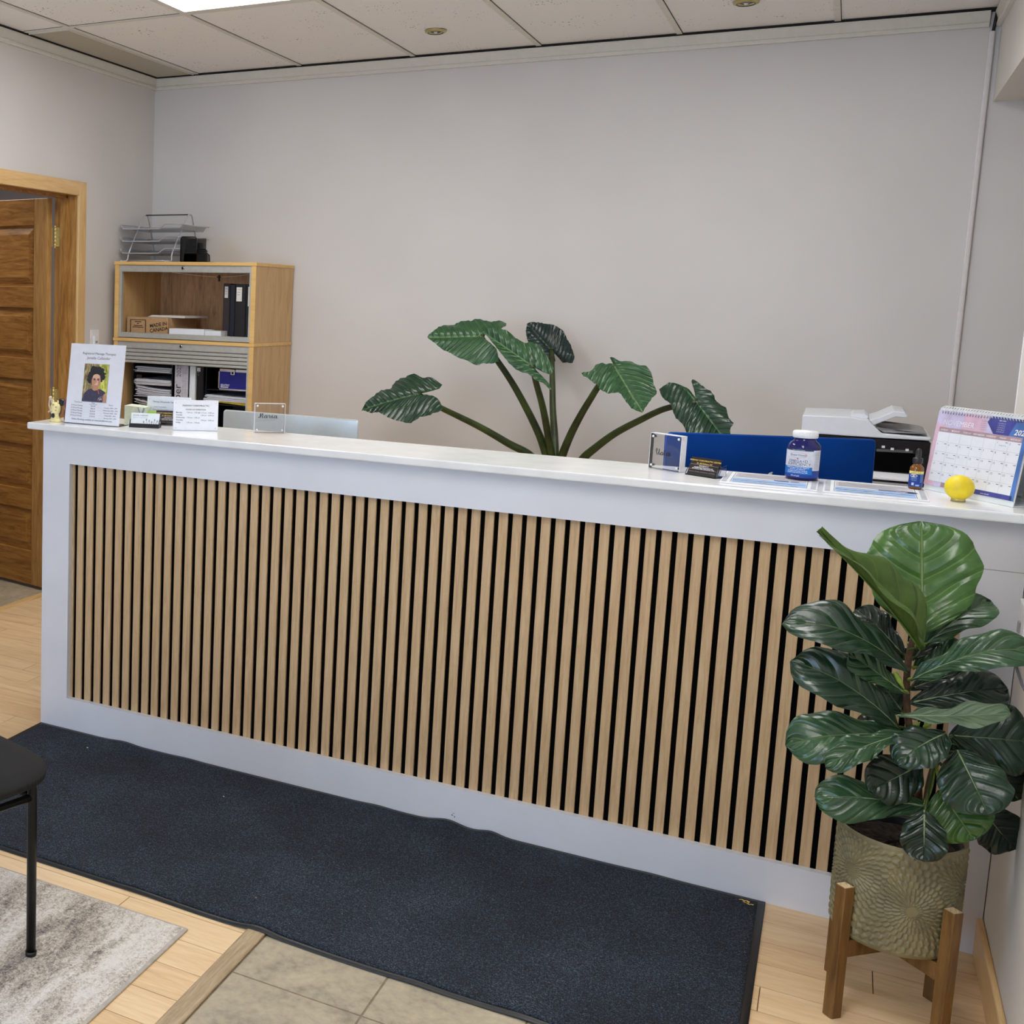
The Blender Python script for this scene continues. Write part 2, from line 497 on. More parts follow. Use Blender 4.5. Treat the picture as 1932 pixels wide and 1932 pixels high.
def ceiling_tile():
    t = NT('mineral_fibre_tile'); v = t.coord()
    w = t.n('ShaderNodeTexVoronoi', feature='F1'); w.inputs['Scale'].default_value = 62; w.inputs['Randomness'].default_value = 1
    st = t.coord(scale=(1, .55, 1)); t.l(st, w.inputs['Vector'])
    patch = t.noise(v, 5, 2)
    hole = t.math('LESS_THAN', w.outputs['Distance'], t.math('MULTIPLY', t.math('SUBTRACT', patch, .36), .62))
    t.col(t.mix(hole, (243, 241, 239), (168, 160, 154)))
    t.bump(t.math('SUBTRACT', t.noise(v, 190, 3), t.math('MULTIPLY', hole, .8)), .3, .002)
    return t.set(Roughness=.9)
M['ctile'] = ceiling_tile()
M['tbar'] = plain('ceiling_grid_paint', (222, 219, 210), .55, noise=.02)

def grille_mat():
    t = NT('perforated_grille'); v = t.coord()
    w = t.n('ShaderNodeTexVoronoi', feature='F1'); w.inputs['Scale'].default_value = 150; w.inputs['Randomness'].default_value = 0
    t.l(v, w.inputs['Vector'])
    t.col(t.mix(t.math('LESS_THAN', w.outputs['Distance'], .34), (188, 182, 166), (70, 66, 60)))
    return t.set(Roughness=.6)
M['grille'] = grille_mat()

def glow(name, c, s):
    t = NT(name); e = t.n('ShaderNodeEmission'); e.inputs['Color'].default_value = lin(c); e.inputs['Strength'].default_value = s
    t.l(e.outputs[0], t.out.inputs['Surface']); return t.m

def clear(name, c=(250, 252, 255), rough=0.0, ior=1.47):
    t = NT(name); t.b.inputs['Base Color'].default_value = lin(c)
    return t.set(Roughness=rough, IOR=ior, Transmission_Weight=1.0)
M['acrylic'] = clear('clear_acrylic')
M['acrylic_edge'] = plain('frosted_acrylic_edge', (232, 232, 240), .3, noise=.01)
M['cobalt_glass'] = plain('cobalt_bottle', (16, 18, 92), .1, noise=.05)
M['amber_glass'] = plain('amber_bottle', (120, 74, 20), .1, noise=.1)

def leaf_mat(name, dark, light, vein, rough=.3, nv=5.0, k=.75, vw=.05, trans=.0, edge=None):
    """u runs along the midrib (0 base, 1 tip), v across it (-1 .. 1)"""
    t = NT(name)
    uv = t.n('ShaderNodeUVMap', uv_map='UVMap'); sp = t.n('ShaderNodeSeparateXYZ'); t.l(uv.outputs[0], sp.inputs[0])
    u, v = sp.outputs[0], sp.outputs[1]
    av = t.math('ABSOLUTE', v)
    s = t.math('MULTIPLY', t.math('SUBTRACT', u, t.math('MULTIPLY', t.math('POWER', av, 1.15), k * .42)), nv)
    s = t.math('ADD', s, t.math('MULTIPLY', t.noise(t.coord(), 9, 2), .35))
    tri = t.math('ABSOLUTE', t.math('SUBTRACT', t.math('FRACT', s), .5))            # 0 on a side vein
    side = t.math('SUBTRACT', 1, t.math('DIVIDE', tri, vw), clamp=True)
    mid = t.math('SUBTRACT', 1, t.math('DIVIDE', av, .035), clamp=True)
    vein_f = t.math('MAXIMUM', t.math('MULTIPLY', side, .62), mid)
    n = t.noise(t.coord(), 28, 4)
    base = t.ramp(n, [(.3, dark), (.7, light)])
    if edge:
        base = t.mix(t.math('MULTIPLY', t.math('GREATER_THAN', av, .93), .5), base, edge)
    t.col(t.mix(t.math('MULTIPLY', vein_f, .8), base, vein))
    puff = t.math('ADD', t.math('MULTIPLY', t.math('MINIMUM', t.math('MULTIPLY', tri, 4), 1), 1.0), t.math('MULTIPLY', n, .35))
    t.bump(t.math('SUBTRACT', puff, t.math('MULTIPLY', mid, .8)), .55, .006)
    return t.set(Roughness=rough, Specular_IOR_Level=.55)
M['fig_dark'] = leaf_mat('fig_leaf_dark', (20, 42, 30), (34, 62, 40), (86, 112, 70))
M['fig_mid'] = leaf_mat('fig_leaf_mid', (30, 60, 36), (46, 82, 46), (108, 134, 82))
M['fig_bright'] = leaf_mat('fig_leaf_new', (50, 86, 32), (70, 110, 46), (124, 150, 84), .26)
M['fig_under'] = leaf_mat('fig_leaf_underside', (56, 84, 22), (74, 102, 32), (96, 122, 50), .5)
M['fig_shade'] = leaf_mat('fig_leaf_in_shade', (14, 32, 20), (24, 44, 27), (46, 64, 42))  # darker copy of the leaf green, shade put into the colour
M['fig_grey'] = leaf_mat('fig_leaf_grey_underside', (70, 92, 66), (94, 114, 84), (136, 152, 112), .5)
M['ele_dark'] = leaf_mat('elephant_ear_leaf', (16, 42, 30), (30, 66, 40), (88, 128, 78), .3, 8.5, 1.1, .045)
M['ele_mid'] = leaf_mat('elephant_ear_leaf_lighter', (32, 70, 40), (50, 92, 52), (112, 148, 92), .34, 8.5, 1.1, .045)
M['ele_blue'] = leaf_mat('elephant_ear_leaf_blue_green', (18, 36, 38), (34, 56, 52), (66, 98, 72), .28, 8.5, 1.1, .045)
M['pot'] = plain('olive_glazed_stoneware', (122, 114, 84), .45, noise=.12, nscale=18)
M['seat_fabric'] = None
def weave():
    t = NT('black_mesh_upholstery'); v = t.coord()
    w = t.n('ShaderNodeTexWave', wave_type='BANDS', bands_direction='X'); w.inputs['Scale'].default_value = 95; t.l(v, w.inputs['Vector'])
    w2 = t.n('ShaderNodeTexWave', wave_type='BANDS', bands_direction='Y'); w2.inputs['Scale'].default_value = 95; t.l(v, w2.inputs['Vector'])
    h = t.math('MULTIPLY', w.outputs['Fac'], w2.outputs['Fac'])
    t.col(t.ramp(h, [(.2, (4, 5, 8)), (.8, (13, 15, 21))]))
    t.bump(h, .5, .002); return t.set(Roughness=.8)
M['seat_fabric'] = weave()
def meshwire(name, c, holes=.36, scale=170):
    t = NT(name); v = t.coord()
    t.col(c); t.b.inputs['Roughness'].default_value = .5; t.b.inputs['Metallic'].default_value = .3
    sp = t.n('ShaderNodeSeparateXYZ'); t.l(v, sp.inputs[0])
    s = t.math('ADD', sp.outputs[0], t.math('MULTIPLY', sp.outputs[1], 1.0))
    a = t.math('GREATER_THAN', t.math('ABSOLUTE', t.math('SUBTRACT', t.math('FRACT', t.math('MULTIPLY', s, scale)), .5)), holes)
    b = t.math('GREATER_THAN', t.math('ABSOLUTE', t.math('SUBTRACT', t.math('FRACT', t.math('MULTIPLY', t.math('ADD', sp.outputs[2], t.math('SUBTRACT', sp.outputs[0], sp.outputs[1])), scale)), .5)), holes)
    al = t.math('MAXIMUM', a, b)
    t.l(al, t.b.inputs['Alpha']); return t.m
M['mesh_silver'] = meshwire('silver_wire_mesh', (176, 180, 188), .3)
M['mesh_black'] = meshwire('black_wire_mesh', (14, 14, 16), .22)
M['bark_print'] = None
def barkprint():
    t = NT('printed_tree_bark'); v = t.coord(scale=(4, 1, 1))
    t.col(t.ramp(t.noise(v, 55, 4), [(.35, (84, 72, 44)), (.55, (160, 140, 92)), (.7, (206, 190, 140))])); return t.set(Roughness=.5)
M['bark_print'] = barkprint()
def leafprint():
    t = NT('printed_yellow_foliage'); v = t.coord(scale=(2.5, 1, 1))
    t.col(t.ramp(t.noise(v, 45, 4), [(.35, (128, 128, 40)), (.55, (206, 206, 84)), (.7, (226, 226, 120))])); return t.set(Roughness=.5)
M['leaf_print'] = leafprint()
# ------------------------------------------------------------------ the room
XL, XR, YB, YF, ZC = -1.07, 2.86, 2.51, -5.2, 2.787
def struct(name, mb, bevel=0.0): return mb.build(name, kind='structure', bevel=bevel)

mb = MB(); mb.box(XL - .3, 4.0, YB, YB + .12, -.06, 3.0, M['wall']); struct('wall_back', mb)
JY0, JY1, JZ = .925, 1.742, 2.071                        # door opening
mb = MB()
mb.box(XL - .12, XL, JY1 + .02, YB, -.06, 3.0, M['wall'])
mb.box(XL - .12, XL, JY0 - .02, JY1 + .02, JZ + .02, 3.0, M['wall'])
mb.box(XL - .12, XL, YF, JY0 - .02, -.06, 3.0, M['wall'])
struct('wall_left', mb)
YO, ZO = .56, 2.424                                       # alcove behind the desk on the right
mb = MB()
mb.box(XR, XR + .14, YF, YO, -.06, 3.0, M['wall_right'])
mb.box(XR + .012, XR + .95, YO, YB, ZO, 3.0, M['wall_right'])
mb.box(XR + .95, XR + 1.05, YO - .1, YB, -.06, 3.0, M['wall_right'])
mb.box(XR + .14, XR + 1.05, YO - .1, YO, -.06, 3.0, M['wall_right'])
struct('wall_right', mb)
mb = MB()                                                 # front wall with a wide shop window
WX0, WX1, WZ0, WZ1 = -.95, .75, .75, 2.3
mb.box(XL - .12, WX0, YF - .12, YF, -.06, 3.0, M['wall']); mb.box(WX1, XR + .14, YF - .12, YF, -.06, 3.0, M['wall'])
mb.box(WX0, WX1, YF - .12, YF, -.06, WZ0, M['wall']); mb.box(WX0, WX1, YF - .12, YF, WZ1, 3.0, M['wall'])
struct('wall_front', mb)
mb = MB()
for a in (WX0, (WX0 + WX1) / 2 - .02, WX1 - .04): mb.box(a, a + .04, YF - .09, YF - .03, WZ0, WZ1, M['white_plastic'])
mb.box(WX0, WX1, YF - .09, YF - .03, WZ0, WZ0 + .04, M['white_plastic']); mb.box(WX0, WX1, YF - .09, YF - .03, WZ1 - .04, WZ1, M['white_plastic'])
struct('window_1', mb)

# wooden floor: every plank is laid with its own tone and a hair-line joint
def planks(x0, x1, y0, y1, holes=()):
    rng = random.Random(11)
    vs, fs, cs = [], [], []
    W = .1112; k0 = math.floor((y0 - .002) / W)
    for k in range(k0, math.ceil((y1 - .002) / W)):
        a, b = max(.002 + k * W, y0), min(.002 + (k + 1) * W, y1)
        if b - a < .004: continue
        xs = [x0]; x = x0 + rng.uniform(.2, 1.3)
        while x < x1 - .2: xs.append(x); x += rng.uniform(.7, 1.7)
        xs.append(x1)
        if k == -5: xs = [x0, x0 + 1.0, 1.9, 2.401, x1]
        if k == -3: xs = [x0, x0 + 1.3, 1.2, 2.63, x1]
        for xa, xb in zip(xs[:-1], xs[1:]):
            segs = [(xa, xb)]
            for (hx0, hx1, hy0, hy1) in holes:
                if a < hy1 - 1e-4 and b > hy0 + 1e-4:
                    out = []
                    for s0, s1 in segs:
                        if s1 <= hx0 or s0 >= hx1: out.append((s0, s1)); continue
                        if s0 < hx0: out.append((s0, hx0))
                        if s1 > hx1: out.append((hx1, s1))
                    segs = out
            g = .0012; c = rng.random()
            for s0, s1 in segs:
                o = len(vs)
                vs += [(s0 + g, a + g, 0), (s1 - g, a + g, 0), (s1 - g, b - g, 0), (s0 + g, b - g, 0),
                       (s0 + g, a + g, -.003), (s1 - g, a + g, -.003), (s1 - g, b - g, -.003), (s0 + g, b - g, -.003)]
                for f in ((0, 1, 2, 3), (0, 4, 5, 1), (1, 5, 6, 2), (2, 6, 7, 3), (3, 7, 4, 0)):
                    fs.append([i + o for i in f]); cs.append(c)
    me = bpy.data.meshes.new('floor'); me.from_pydata(vs, [], fs)
    at_ = me.color_attributes.new('plank', 'FLOAT_COLOR', 'CORNER')
    i = 0
    for f, c in zip(fs, cs):
        for _ in f: at_.data[i].color = (c, (c * 7.3) % 1, (c * 3.1) % 1, 1); i += 1
    me.materials.append(M['plank'])
    o = bpy.data.objects.new('floor', me); COL.objects.link(o); o['kind'] = 'structure'
    return o
TX0, TX1, TY0, TY1 = 1.297, 2.3, YF, -.76
fl = planks(XL, XR + .95, YF, YB, holes=((TX0, TX1, TY0, TY1),))
mb = MB(); mb.box(XL, XR + .95, YF, YB, -.05, -.0029, M['plank_gap']); struct('floor_base', mb)
mb = MB(); mb.box(TX0, TX1, TY0, TY1, -.0028, -.0012, M['grout'])
tw = .32; xs = [1.325 - tw + .003 + i * tw for i in range(6)]; ys = [-1.052 + .32 - i * tw for i in range(14)]
for x in [1.645 + (i - 1) * tw for i in range(0, 3)]:
    for y in ys:
        a0, a1, b0, b1 = max(x + .0025, TX0), min(x + tw - .0025, TX1), max(y - tw + .0025, TY0), min(y - .0025, TY1)
        if a1 - a0 > .01 and b1 - b0 > .01: mb.box(a0, a1, b0, b1, -.0028, 0, M['tile'])
struct('floor_tile', mb)
mb = MB(); mb.rbox(1.275, 1.324, YF, -.79, -.002, .007, M['strip'], .004, 2, 'y'); struct('trim_1', mb)

# the room beyond the door
mb = MB(); mb.box(-3.4, XL, .4, 3.4, -.06, -.048, M['tile']); struct('floor_hall', mb)
mb = MB()
mb.box(-3.4, XL - .12, 3.2, 3.3, -.05, 2.7, M['wall_hall']); mb.box(-3.4, -3.3, .4, 3.3, -.05, 2.7, M['wall_hall'])
mb.box(-3.4, XL - .12, .3, .4, -.05, 2.7, M['wall_hall']); mb.box(-3.4, XL - .12, .3, 3.3, 2.62, 2.7, M['wall_hall'])
struct('wall_hall', mb)
mb = MB(); mb.rbox(XL - .035, XL + .012, JY0 - .02, JY1 + .02, -.02, .006, M['casing_h'], .004, 2, 'y'); struct('trim_2', mb)

# ceiling: mineral tiles in a painted grid
mb = MB(); mb.box(XL - .12, XR + 1.05, YF - .1, YB + .1, ZC + .004, ZC + .2, M['ctile']); struct('ceiling', mb)
GX = [-.792 + .6175 * i for i in range(-1, 7)]; GY = [1.256 - 1.235 * i for i in range(-1, 6)]
mb = MB()
for x in GX:
    if XL < x < XR:
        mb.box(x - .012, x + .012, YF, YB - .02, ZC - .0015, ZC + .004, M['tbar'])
        mb.box(x + .012, x + .0145, YF, YB - .02, ZC + .0025, ZC + .0042, M['dark_gap'])  # dark strip along each bar, painted in place of the shade there
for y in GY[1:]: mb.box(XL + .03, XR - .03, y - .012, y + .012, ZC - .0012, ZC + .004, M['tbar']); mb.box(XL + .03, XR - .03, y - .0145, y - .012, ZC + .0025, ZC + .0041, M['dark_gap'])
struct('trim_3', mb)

# crown board with a bead along its lower edge
def crown(name, a, b, inward, e=0):
    a, b, i = V(a), V(b), V(inward)
    prof = [(0, 2.717), (.016, 2.717), (.019, 2.724), (.019, 2.733), (.013, 2.736), (.026, 2.772), (.026, 2.778), (0, 2.778)]
    d = (b - a).normalized(); vs = []
    for p, q in ((a, -1), (b, 1)):
        for w, z in prof: vs.append(V((p.x, p.y, z)) + i * w + d * (-q * w * e))
    n = len(prof); fs = [(k, (k + 1) % n, n + (k + 1) % n, n + k) for k in range(n)] + [tuple(range(n))[::-1], tuple(range(n, 2 * n))]
    mb = MB(); mb.add(vs, fs, M['trim']); struct(name, mb)
mb = MB(); mb.box(XL, XR, YB - .018, YB, 2.776, ZC + .004, M['dark_gap']); mb.box(XL, XL + .018, YF, YB, 2.776, ZC + .004, M['dark_gap']); struct('crown_reveal_shade', mb)  # dark fill above the crown, shade of the reveal put into colour
crown('trim_4', (XL, YB, 0), (XR - .03, YB, 0), (0, -1, 0))
crown('trim_5', (XL, YF, 0), (XL, YB, 0), (1, 0, 0))
crown('trim_6', (XR + .012, YO, 0), (XR + .012, YB, 0), (-1, 0, 0))
crown('trim_7', (XR, YF, 0), (XR, YO, 0), (-1, 0, 0))
mb = MB(); mb.rbox(2.846, XR, YF, -.001, 0, .1, M['casing_h'], .005, 2, 'y'); struct('baseboard_right', mb)
mb = MB(); mb.rbox(XL, XL + .014, YF, JY0 - .1, 0, .1, M['casing_h'], .005, 2, 'y'); mb.rbox(XL, XL + .014, JY1 + .075, YB, 0, .1, M['casing_h'], .005, 2, 'y')
struct('baseboard_left', mb)
mb = MB(); mb.rbox(-.1, XR, YB - .014, YB, 0, .1, M['casing_h'], .005, 2, 'x'); struct('baseboard_back', mb)
mb = MB(); mb.tube([(XR + .004, YO, 0), (XR + .004, YO, ZO)], .006, M['white'], 8); struct('trim_8', mb)

# door casing and jamb
mb = MB()
cw = .072
mb.rbox(XL, XL + .016, JY1, JY1 + cw, 0, JZ + cw, M['casing_v'], .004)
mb.rbox(XL, XL + .016, JY0 - cw, JY0, 0, JZ + cw, M['casing_v'], .004)
mb.rbox(XL, XL + .0158, JY0 - cw + .001, JY1 + cw - .001, JZ, JZ + cw, M['casing_h'], .004, 2, 'y')
struct('trim_9', mb)
mb = MB()
JX = XL - .135
mb.box(JX, XL, JY1, JY1 + .02, -.045, JZ, M['door_v']); mb.box(JX, XL, JY0 - .02, JY0, -.045, JZ, M['door_v'])
mb.box(JX, XL, JY0 - .02, JY1 + .02, JZ, JZ + .02, M['door_h'])
for a, b in ((JY1 - .012, JY1), (JY0, JY0 + .012)): mb.box(JX + .04, JX + .08, a, b, -.045, JZ, M['door_v'])
mb.box(JX + .04, JX + .08, JY0, JY1, JZ - .012, JZ, M['door_h'])
struct('trim_10', mb)

# five-panel door, swung open into the next room
DW, DT, DZ0, DZ1 = .80, .035, -.03, 2.06
HP = V((JX - .003, JY1 - .005, 0))
ang = math.radians(180 - 10)
DM = Matrix.Translation(HP) @ Matrix.Rotation(ang, 4, 'Z')           # local x from the hinge along the leaf
door = thing('door_1', 'open pine door with five raised panels at the left', 'door', M=DM)
door['kind'] = 'structure'
SW = .115
mb = MB(DM)
zr = [(-.03, .165), (.405, .505), (.775, .875), (1.135, 1.240), (1.49, 1.60), (1.945, 2.06)]
zr = [(-.03, .16), (.39, .50), (.745, .855), (1.10, 1.215), (1.485, 1.60), (1.92, 2.06)]
for x0, x1 in ((.013, SW), (DW - SW, DW)):
    mb = MB(DM); mb.rbox(x0, x1, 0, DT, DZ0, DZ1, M['casing_door'], .003); mb.build('stile', door)
for a, b in zr:
    mb = MB(DM); mb.rbox(SW, DW - SW, .001, DT - .001, a, b, M['door_h'], .003, 2, 'x'); mb.build('rail', door)
for (a0, a1), (b0, b1) in zip(zr[:-1], zr[1:]):
    mb = MB(DM); x0, x1, z0, z1 = SW, DW - SW, a1, b0
    for yy, sgn in ((DT / 2 + .0, 1), (DT / 2, -1)):
        def R_(i, o): return [(x0 + i, yy + sgn * o, z0 + i), (x1 - i, yy + sgn * o, z0 + i), (x1 - i, yy + sgn * o, z1 - i), (x0 + i, yy + sgn * o, z1 - i)]
        vs = R_(0, .002) + R_(.012, .002) + R_(.045, .011) + R_(.046, .0135)
        fs = [(4 * r + i, 4 * r + (i + 1) % 4, 4 * r + 4 + (i + 1) % 4, 4 * r + 4 + i) for r in range(3) for i in range(4)] + [(12, 13, 14, 15)]
        mb.add(vs, fs, M['door_h'])
    mb.build('panel', door)
def hinge(z, par):
    mb = MB()
    x, y = JX + .004, JY1 - .004
    for i in range(5): mb.cyl((x, y, z - .05 + i * .02), (x, y, z - .0315 + i * .02), .0062, M['brass'], 12)
    mb.sphere((x, y, z + .054), .006, M['brass']); mb.sphere((x, y, z - .054), .006, M['brass'])
    pts = [(0, -.05), (.026, -.05), (.034, -.042), (.034, .042), (.026, .05), (0, .05)]
    mb.prism([(x + a, y + .002, z + b) for a, b in pts], (0, -.003, 0), M['brass'])
    for a, b in ((.014, .036), (.026, 0), (.014, -.036)): mb.cyl((x + a, y - .0005, z + b), (x + a, y - .0022, z + b), .003, M['brass_old'], 10)
    T = DM @ Matrix.Translation(V((0, 0, z)))
    mb.T = T
    mb.prism([(.008 + a, -.0005, b) for a, b in pts[:1]] + [(.008 + a, -.0005, b) for a, b in pts[1:]], (0, .002, 0), M['brass'])
    mb.T = None
    mb.build('hinge', par, label='polished brass hinge')
for z in (1.86, 1.01, .18): hinge(z, door)

# ------------------------------------------------------------------ fixtures
def troffer(cx, cy, label, grp='fluorescent troffers in the ceiling', e=9.0):
    r = thing('ceiling_light', label, 'light', (cx, cy, ZC), group=grp)
    w, d = .2925, .60
    mb = MB()
    for x0, x1, y0, y1 in ((cx - w, cx - w + .02, cy - d, cy + d), (cx + w - .02, cx + w, cy - d, cy + d), (cx - w + .02, cx + w - .02, cy - d, cy - d + .05), (cx - w + .02, cx + w - .02, cy + d - .05, cy + d)):
        mb.box(x0, x1, y0, y1, ZC - .008, ZC + .003, M['tbar'])
    mb.build('frame', r)
    mb = MB(); mb.box(cx - w + .02, cx + w - .02, cy - d + .05, cy + d - .05, ZC - .003, ZC + .002, M['lamp'])
    mb.build('diffuser', r)
M['lamp'] = glow('lamp_diffuser', (252, 250, 246), LAMP)
troffer(.134, .635, 'bright white rectangular ceiling light cut by the top of the photo')
def downlight(x, y, label):
    r = thing('recessed_downlight', label, 'downlight', (x, y, ZC), group='recessed downlights')
    mb = MB(); mb.lathe([(.022, .002), (.024, -.004), (.036, -.008), (.047, -.005), (.049, .002)], (x, y, ZC), M['brass_old'], 36, cap=False); mb.build('trim_ring', r)
    mb = MB(); mb.lathe([(.026, .003), (.030, -.003), (.033, -.0085), (.035, -.0095), (.0365, -.008)], (x, y, ZC), M['black_metal'], 36, cap=False); mb.build('gasket', r)
    mb = MB(); mb.lathe([(.0005, -.001), (.012, -.0005), (.023, -.004), (.0245, -.002)], (x, y, ZC), M['chrome'], 30); mb.sphere((x, y, ZC - .004), .008, M['label_grey']); mb.build('bulb', r)
downlight(.712, 2.0, 'small round brass downlight in the ceiling near the middle')
downlight(1.98, 2.0, 'small round downlight at the top edge, right of centre')

r = thing('air_vent', 'long grey perforated vent in the ceiling corner', 'vent', (-.93, 1.9, ZC))
mb = MB(); mb.box(-1.038, -.815, 1.285, 2.478, ZC - .002, ZC + .003, M['grille']); mb.build('grille', r)
mb = MB()
for x0, x1, y0, y1 in ((-1.044, -1.038, 1.28, 2.483), (-.815, -.806, 1.28, 2.483), (-1.038, -.815, 1.277, 1.285), (-1.038, -.815, 2.478, 2.484)):
    mb.box(x0, x1, y0, y1, ZC - .005, ZC + .003, M['dark_gap'] if x1 < -1.03 or y0 > 2.4 else M['tbar'])
mb.build('frame', r)

r = thing('conduit', 'white surface conduit running down the right end of the back wall', 'conduit', (2.843, YB, 0))
mb = MB(); mb.rbox(2.833, 2.853, YB - .02, YB, .1, 2.7, M['pipe'], .006); mb.build('cover', r)
mb = MB(); mb.tube([(2.845, YB - .008, 2.69), (2.848, YB - .012, 2.73), (2.852, YB - .02, 2.782)], .0055, M['black'], 8); mb.build('cable', r, label='black cable above the conduit')

r = thing('light_switch', 'white wall switch between door casing and bookcase', 'switch', (XL, 1.925, 1.33))
mb = MB(); mb.rbox(XL, XL + .006, 1.886, 1.966, 1.262, 1.378, M['white_plastic'], .004, 2, 'x'); mb.build('plate', r)
mb = MB(); mb.rbox(XL + .005, XL + .017, 1.908, 1.944, 1.30, 1.345, M['white_plastic'], .002, 2, 'x'); mb.box(XL + .006, XL + .0172, 1.916, 1.936, 1.306, 1.318, M['print_tray']); mb.build('rocker', r)
mb = MB(); 
mb.tube([(2.857, -.005, .762), (2.856, -.06, .750), (2.856, -.16, .742), (2.856, -.34, .745), (2.856, -.6, .74), (2.856, -1.4, .72)], .0028, M['ink_grey'], 8)
cord = mb
r = thing('wall_jack', 'small white wall plate at the right edge beside the desk', 'wall plate', (XR, -.10, .86))
mb = MB(); mb.rbox(XR - .012, XR, -.15, -.035, .80, .915, M['white_plastic'], .004, 2, 'x'); mb.build('plate', r)
mb = MB(); mb.box(XR - .016, XR - .011, -.105, -.08, .845, .87, M['print_tray']); mb.build('socket', r)
cord.build('cord', r, label='thin grey cord')
# ------------------------------------------------------------------ reception desk
DX1 = XR - .002
desk = thing('reception_desk', 'long white reception desk with a slatted oak front', 'reception desk', (1.4, .1, 0))
OX0, OX1, OZ0, OZ1 = .1145, 2.745, .116, .9735
mb = MB()
mb.box(0, OX0, 0, .022, 0, 1.09, M['white']); mb.box(OX1, DX1, 0, .022, 0, 1.09, M['white'])
mb.box(OX0, OX1, 0, .022, OZ1, 1.09, M['white']); mb.box(OX0, OX1, 0, .022, 0, OZ0, M['white'])
mb.build('front_frame', desk)
mb = MB(); mb.box(.0, DX1, .034, .13, 0, 1.09, M['white']); mb.box(0, .02, .022, .034, 0, 1.09, M['white']); mb.box(0, .03, .13, .86, 0, .72, M['white']); mb.build('carcass', desk)
mb = MB(); mb.box(OX0 - .05, OX1 + .05, .0302, .0338, OZ0 - .05, OZ1 + .05, M['felt']); mb.build('felt_backing', desk, label='black felt behind the slats')
mb = MB()
def slat(a, b):
    if b - a > .002: mb.rbox(a, b, .0215, .0305, OZ0 - .002, OZ1 + .004, M['slat'], .0012, 1)
slat(OX0 - .005, .122)
for i in range(66):
    a = .1215 + .04 * i + .0137 + (.0008 if i == 7 else 0)
    if a > OX1: break
    slat(a, min(a + .0263, OX1 + .004))
mb.build('slat_panel', desk, label='oak slats with black gaps')
mb = MB(); mb.rbox(-.042, DX1, -.042, .297, 1.09, 1.1135, M['counter'], .004); mb.build('countertop', desk, label='glossy white countertop')
mb = MB(); mb.rbox(.03, DX1, .13, .86, .715, .74, M['counter'], .004); mb.build('work_surface', desk)
# scuffs on the lower rail
mb = MB()
for px, py, w, h in ((853, 1538, .004, .003), (857.5, 1541.5, .0025, .004), (855.5, 1534.5, .005, .0012)):
    p = at(px, py, 1, -.0003)
    mb.add([p + V((-w, 0, 0)), p + V((0, 0, -h * .6)), p + V((w, 0, h * .2)), p + V((w * .2, 0, h))], [(0, 1, 2, 3)], M['scuff'])
mb.build('scuff_mark', desk, label='grey scuff marks')
za = at(1840, 1071.5, 1, 0).z
mb = MB(); mb.box(OX1 + .004, DX1, -.0004, .001, za - .0006, za + .0006, M['scuff']); mb.build('panel_seam', desk, label='faint horizontal joint')

# ------------------------------------------------------------------ entrance mat
mat_ = thing('floor_mat', 'dark navy entrance mat lying along the desk', 'mat', (1.2, -.43, 0))
def mat_z(x, y):
    z = 0
    e1 = math.exp(-((y + .0) / .16) ** 2)                      # ripples along the desk side
    for c, s, h in ((.365, .05, .006), (1.525, .05, .013), (1.655, .035, .010), (.62, .05, .002), (2.1, .06, .002)):
        z += h * math.exp(-((x - c) / s) ** 2) * e1
    e2 = math.exp(-((y + .87) / .12) ** 2)                     # rises over the transition strip
    z += .0085 * math.exp(-((x - 1.30) / .045) ** 2) * (.35 + .65 * e2)
    for c, s, h in ((1.7, .05, .003), (1.95, .05, .003), (.95, .07, .002)): z += h * math.exp(-((x - c) / s) ** 2) * e2
    return z
def mat_edge(x): return -.867 - .006 * math.exp(-((x - 1.18) / .15) ** 2) - .013 / (1 + math.exp(-(x - 1.4) / .05)) * .9
MX0, MX1 = .004, 2.388
def mat_pt(i, j, nx, ny, in_, top):
    x = MX0 + in_ + (MX1 - MX0 - 2 * in_) * i / nx
    y1 = -.004 - in_ * (1 if True else 0); y0 = mat_edge(x) + in_
    y = y0 + (y1 - y0) * j / ny
    # rounded far right / near corners
    return V((x, y, mat_z(x, y) + top))
def sheet(in_, top, mat, nx=170, ny=44, skirt=.004):
    vs = [mat_pt(i, j, nx, ny, in_, top) for j in range(ny + 1) for i in range(nx + 1)]
    fs = [(j * (nx + 1) + i, j * (nx + 1) + i + 1, (j + 1) * (nx + 1) + i + 1, (j + 1) * (nx + 1) + i) for j in range(ny) for i in range(nx)]
    n0 = len(vs); b = [i for i in range(nx + 1)] + [j * (nx + 1) + nx for j in range(1, ny + 1)] + [ny * (nx + 1) + i for i in range(nx - 1, -1, -1)] + [j * (nx + 1) for j in range(ny - 1, 0, -1)]
    vs += [vs[k] - V((0, 0, skirt)) for k in b]
    for k in range(len(b)): fs.append((b[k], n0 + k, n0 + (k + 1) % len(b), b[(k + 1) % len(b)]))
    m = MB(); m.add(vs, fs, mat, True); return m
sheet(0, .0042, M['rubber'], skirt=.0036).build('rubber_border', mat_, label='black rubber border')
sheet(.018, .0072, M['pile'], skirt=.003).build('pile', mat_)
c = at(1407, 1703, 2, .0078)
mb = MB(frame(c + V((0, 0, .0002)), (1, .0, 0), (0, 1, 0)))
c.z = .0078
for pts in ([(-.017, .006), (-.010, .010), (-.004, .006), (.000, .010), (.006, .006), (.002, .000), (-.006, .001)], [(.002, .002), (.005, -.006), (.010, -.008), (.014, -.004), (.019, -.006)], [(-.006, .002), (0, -.003), (.006, -.002)]):
    stroke(mb, pts, .005, M['gold_ink'], n=.0012)
mb.build('emblem', mat_, label='small gold emblem in the corner')
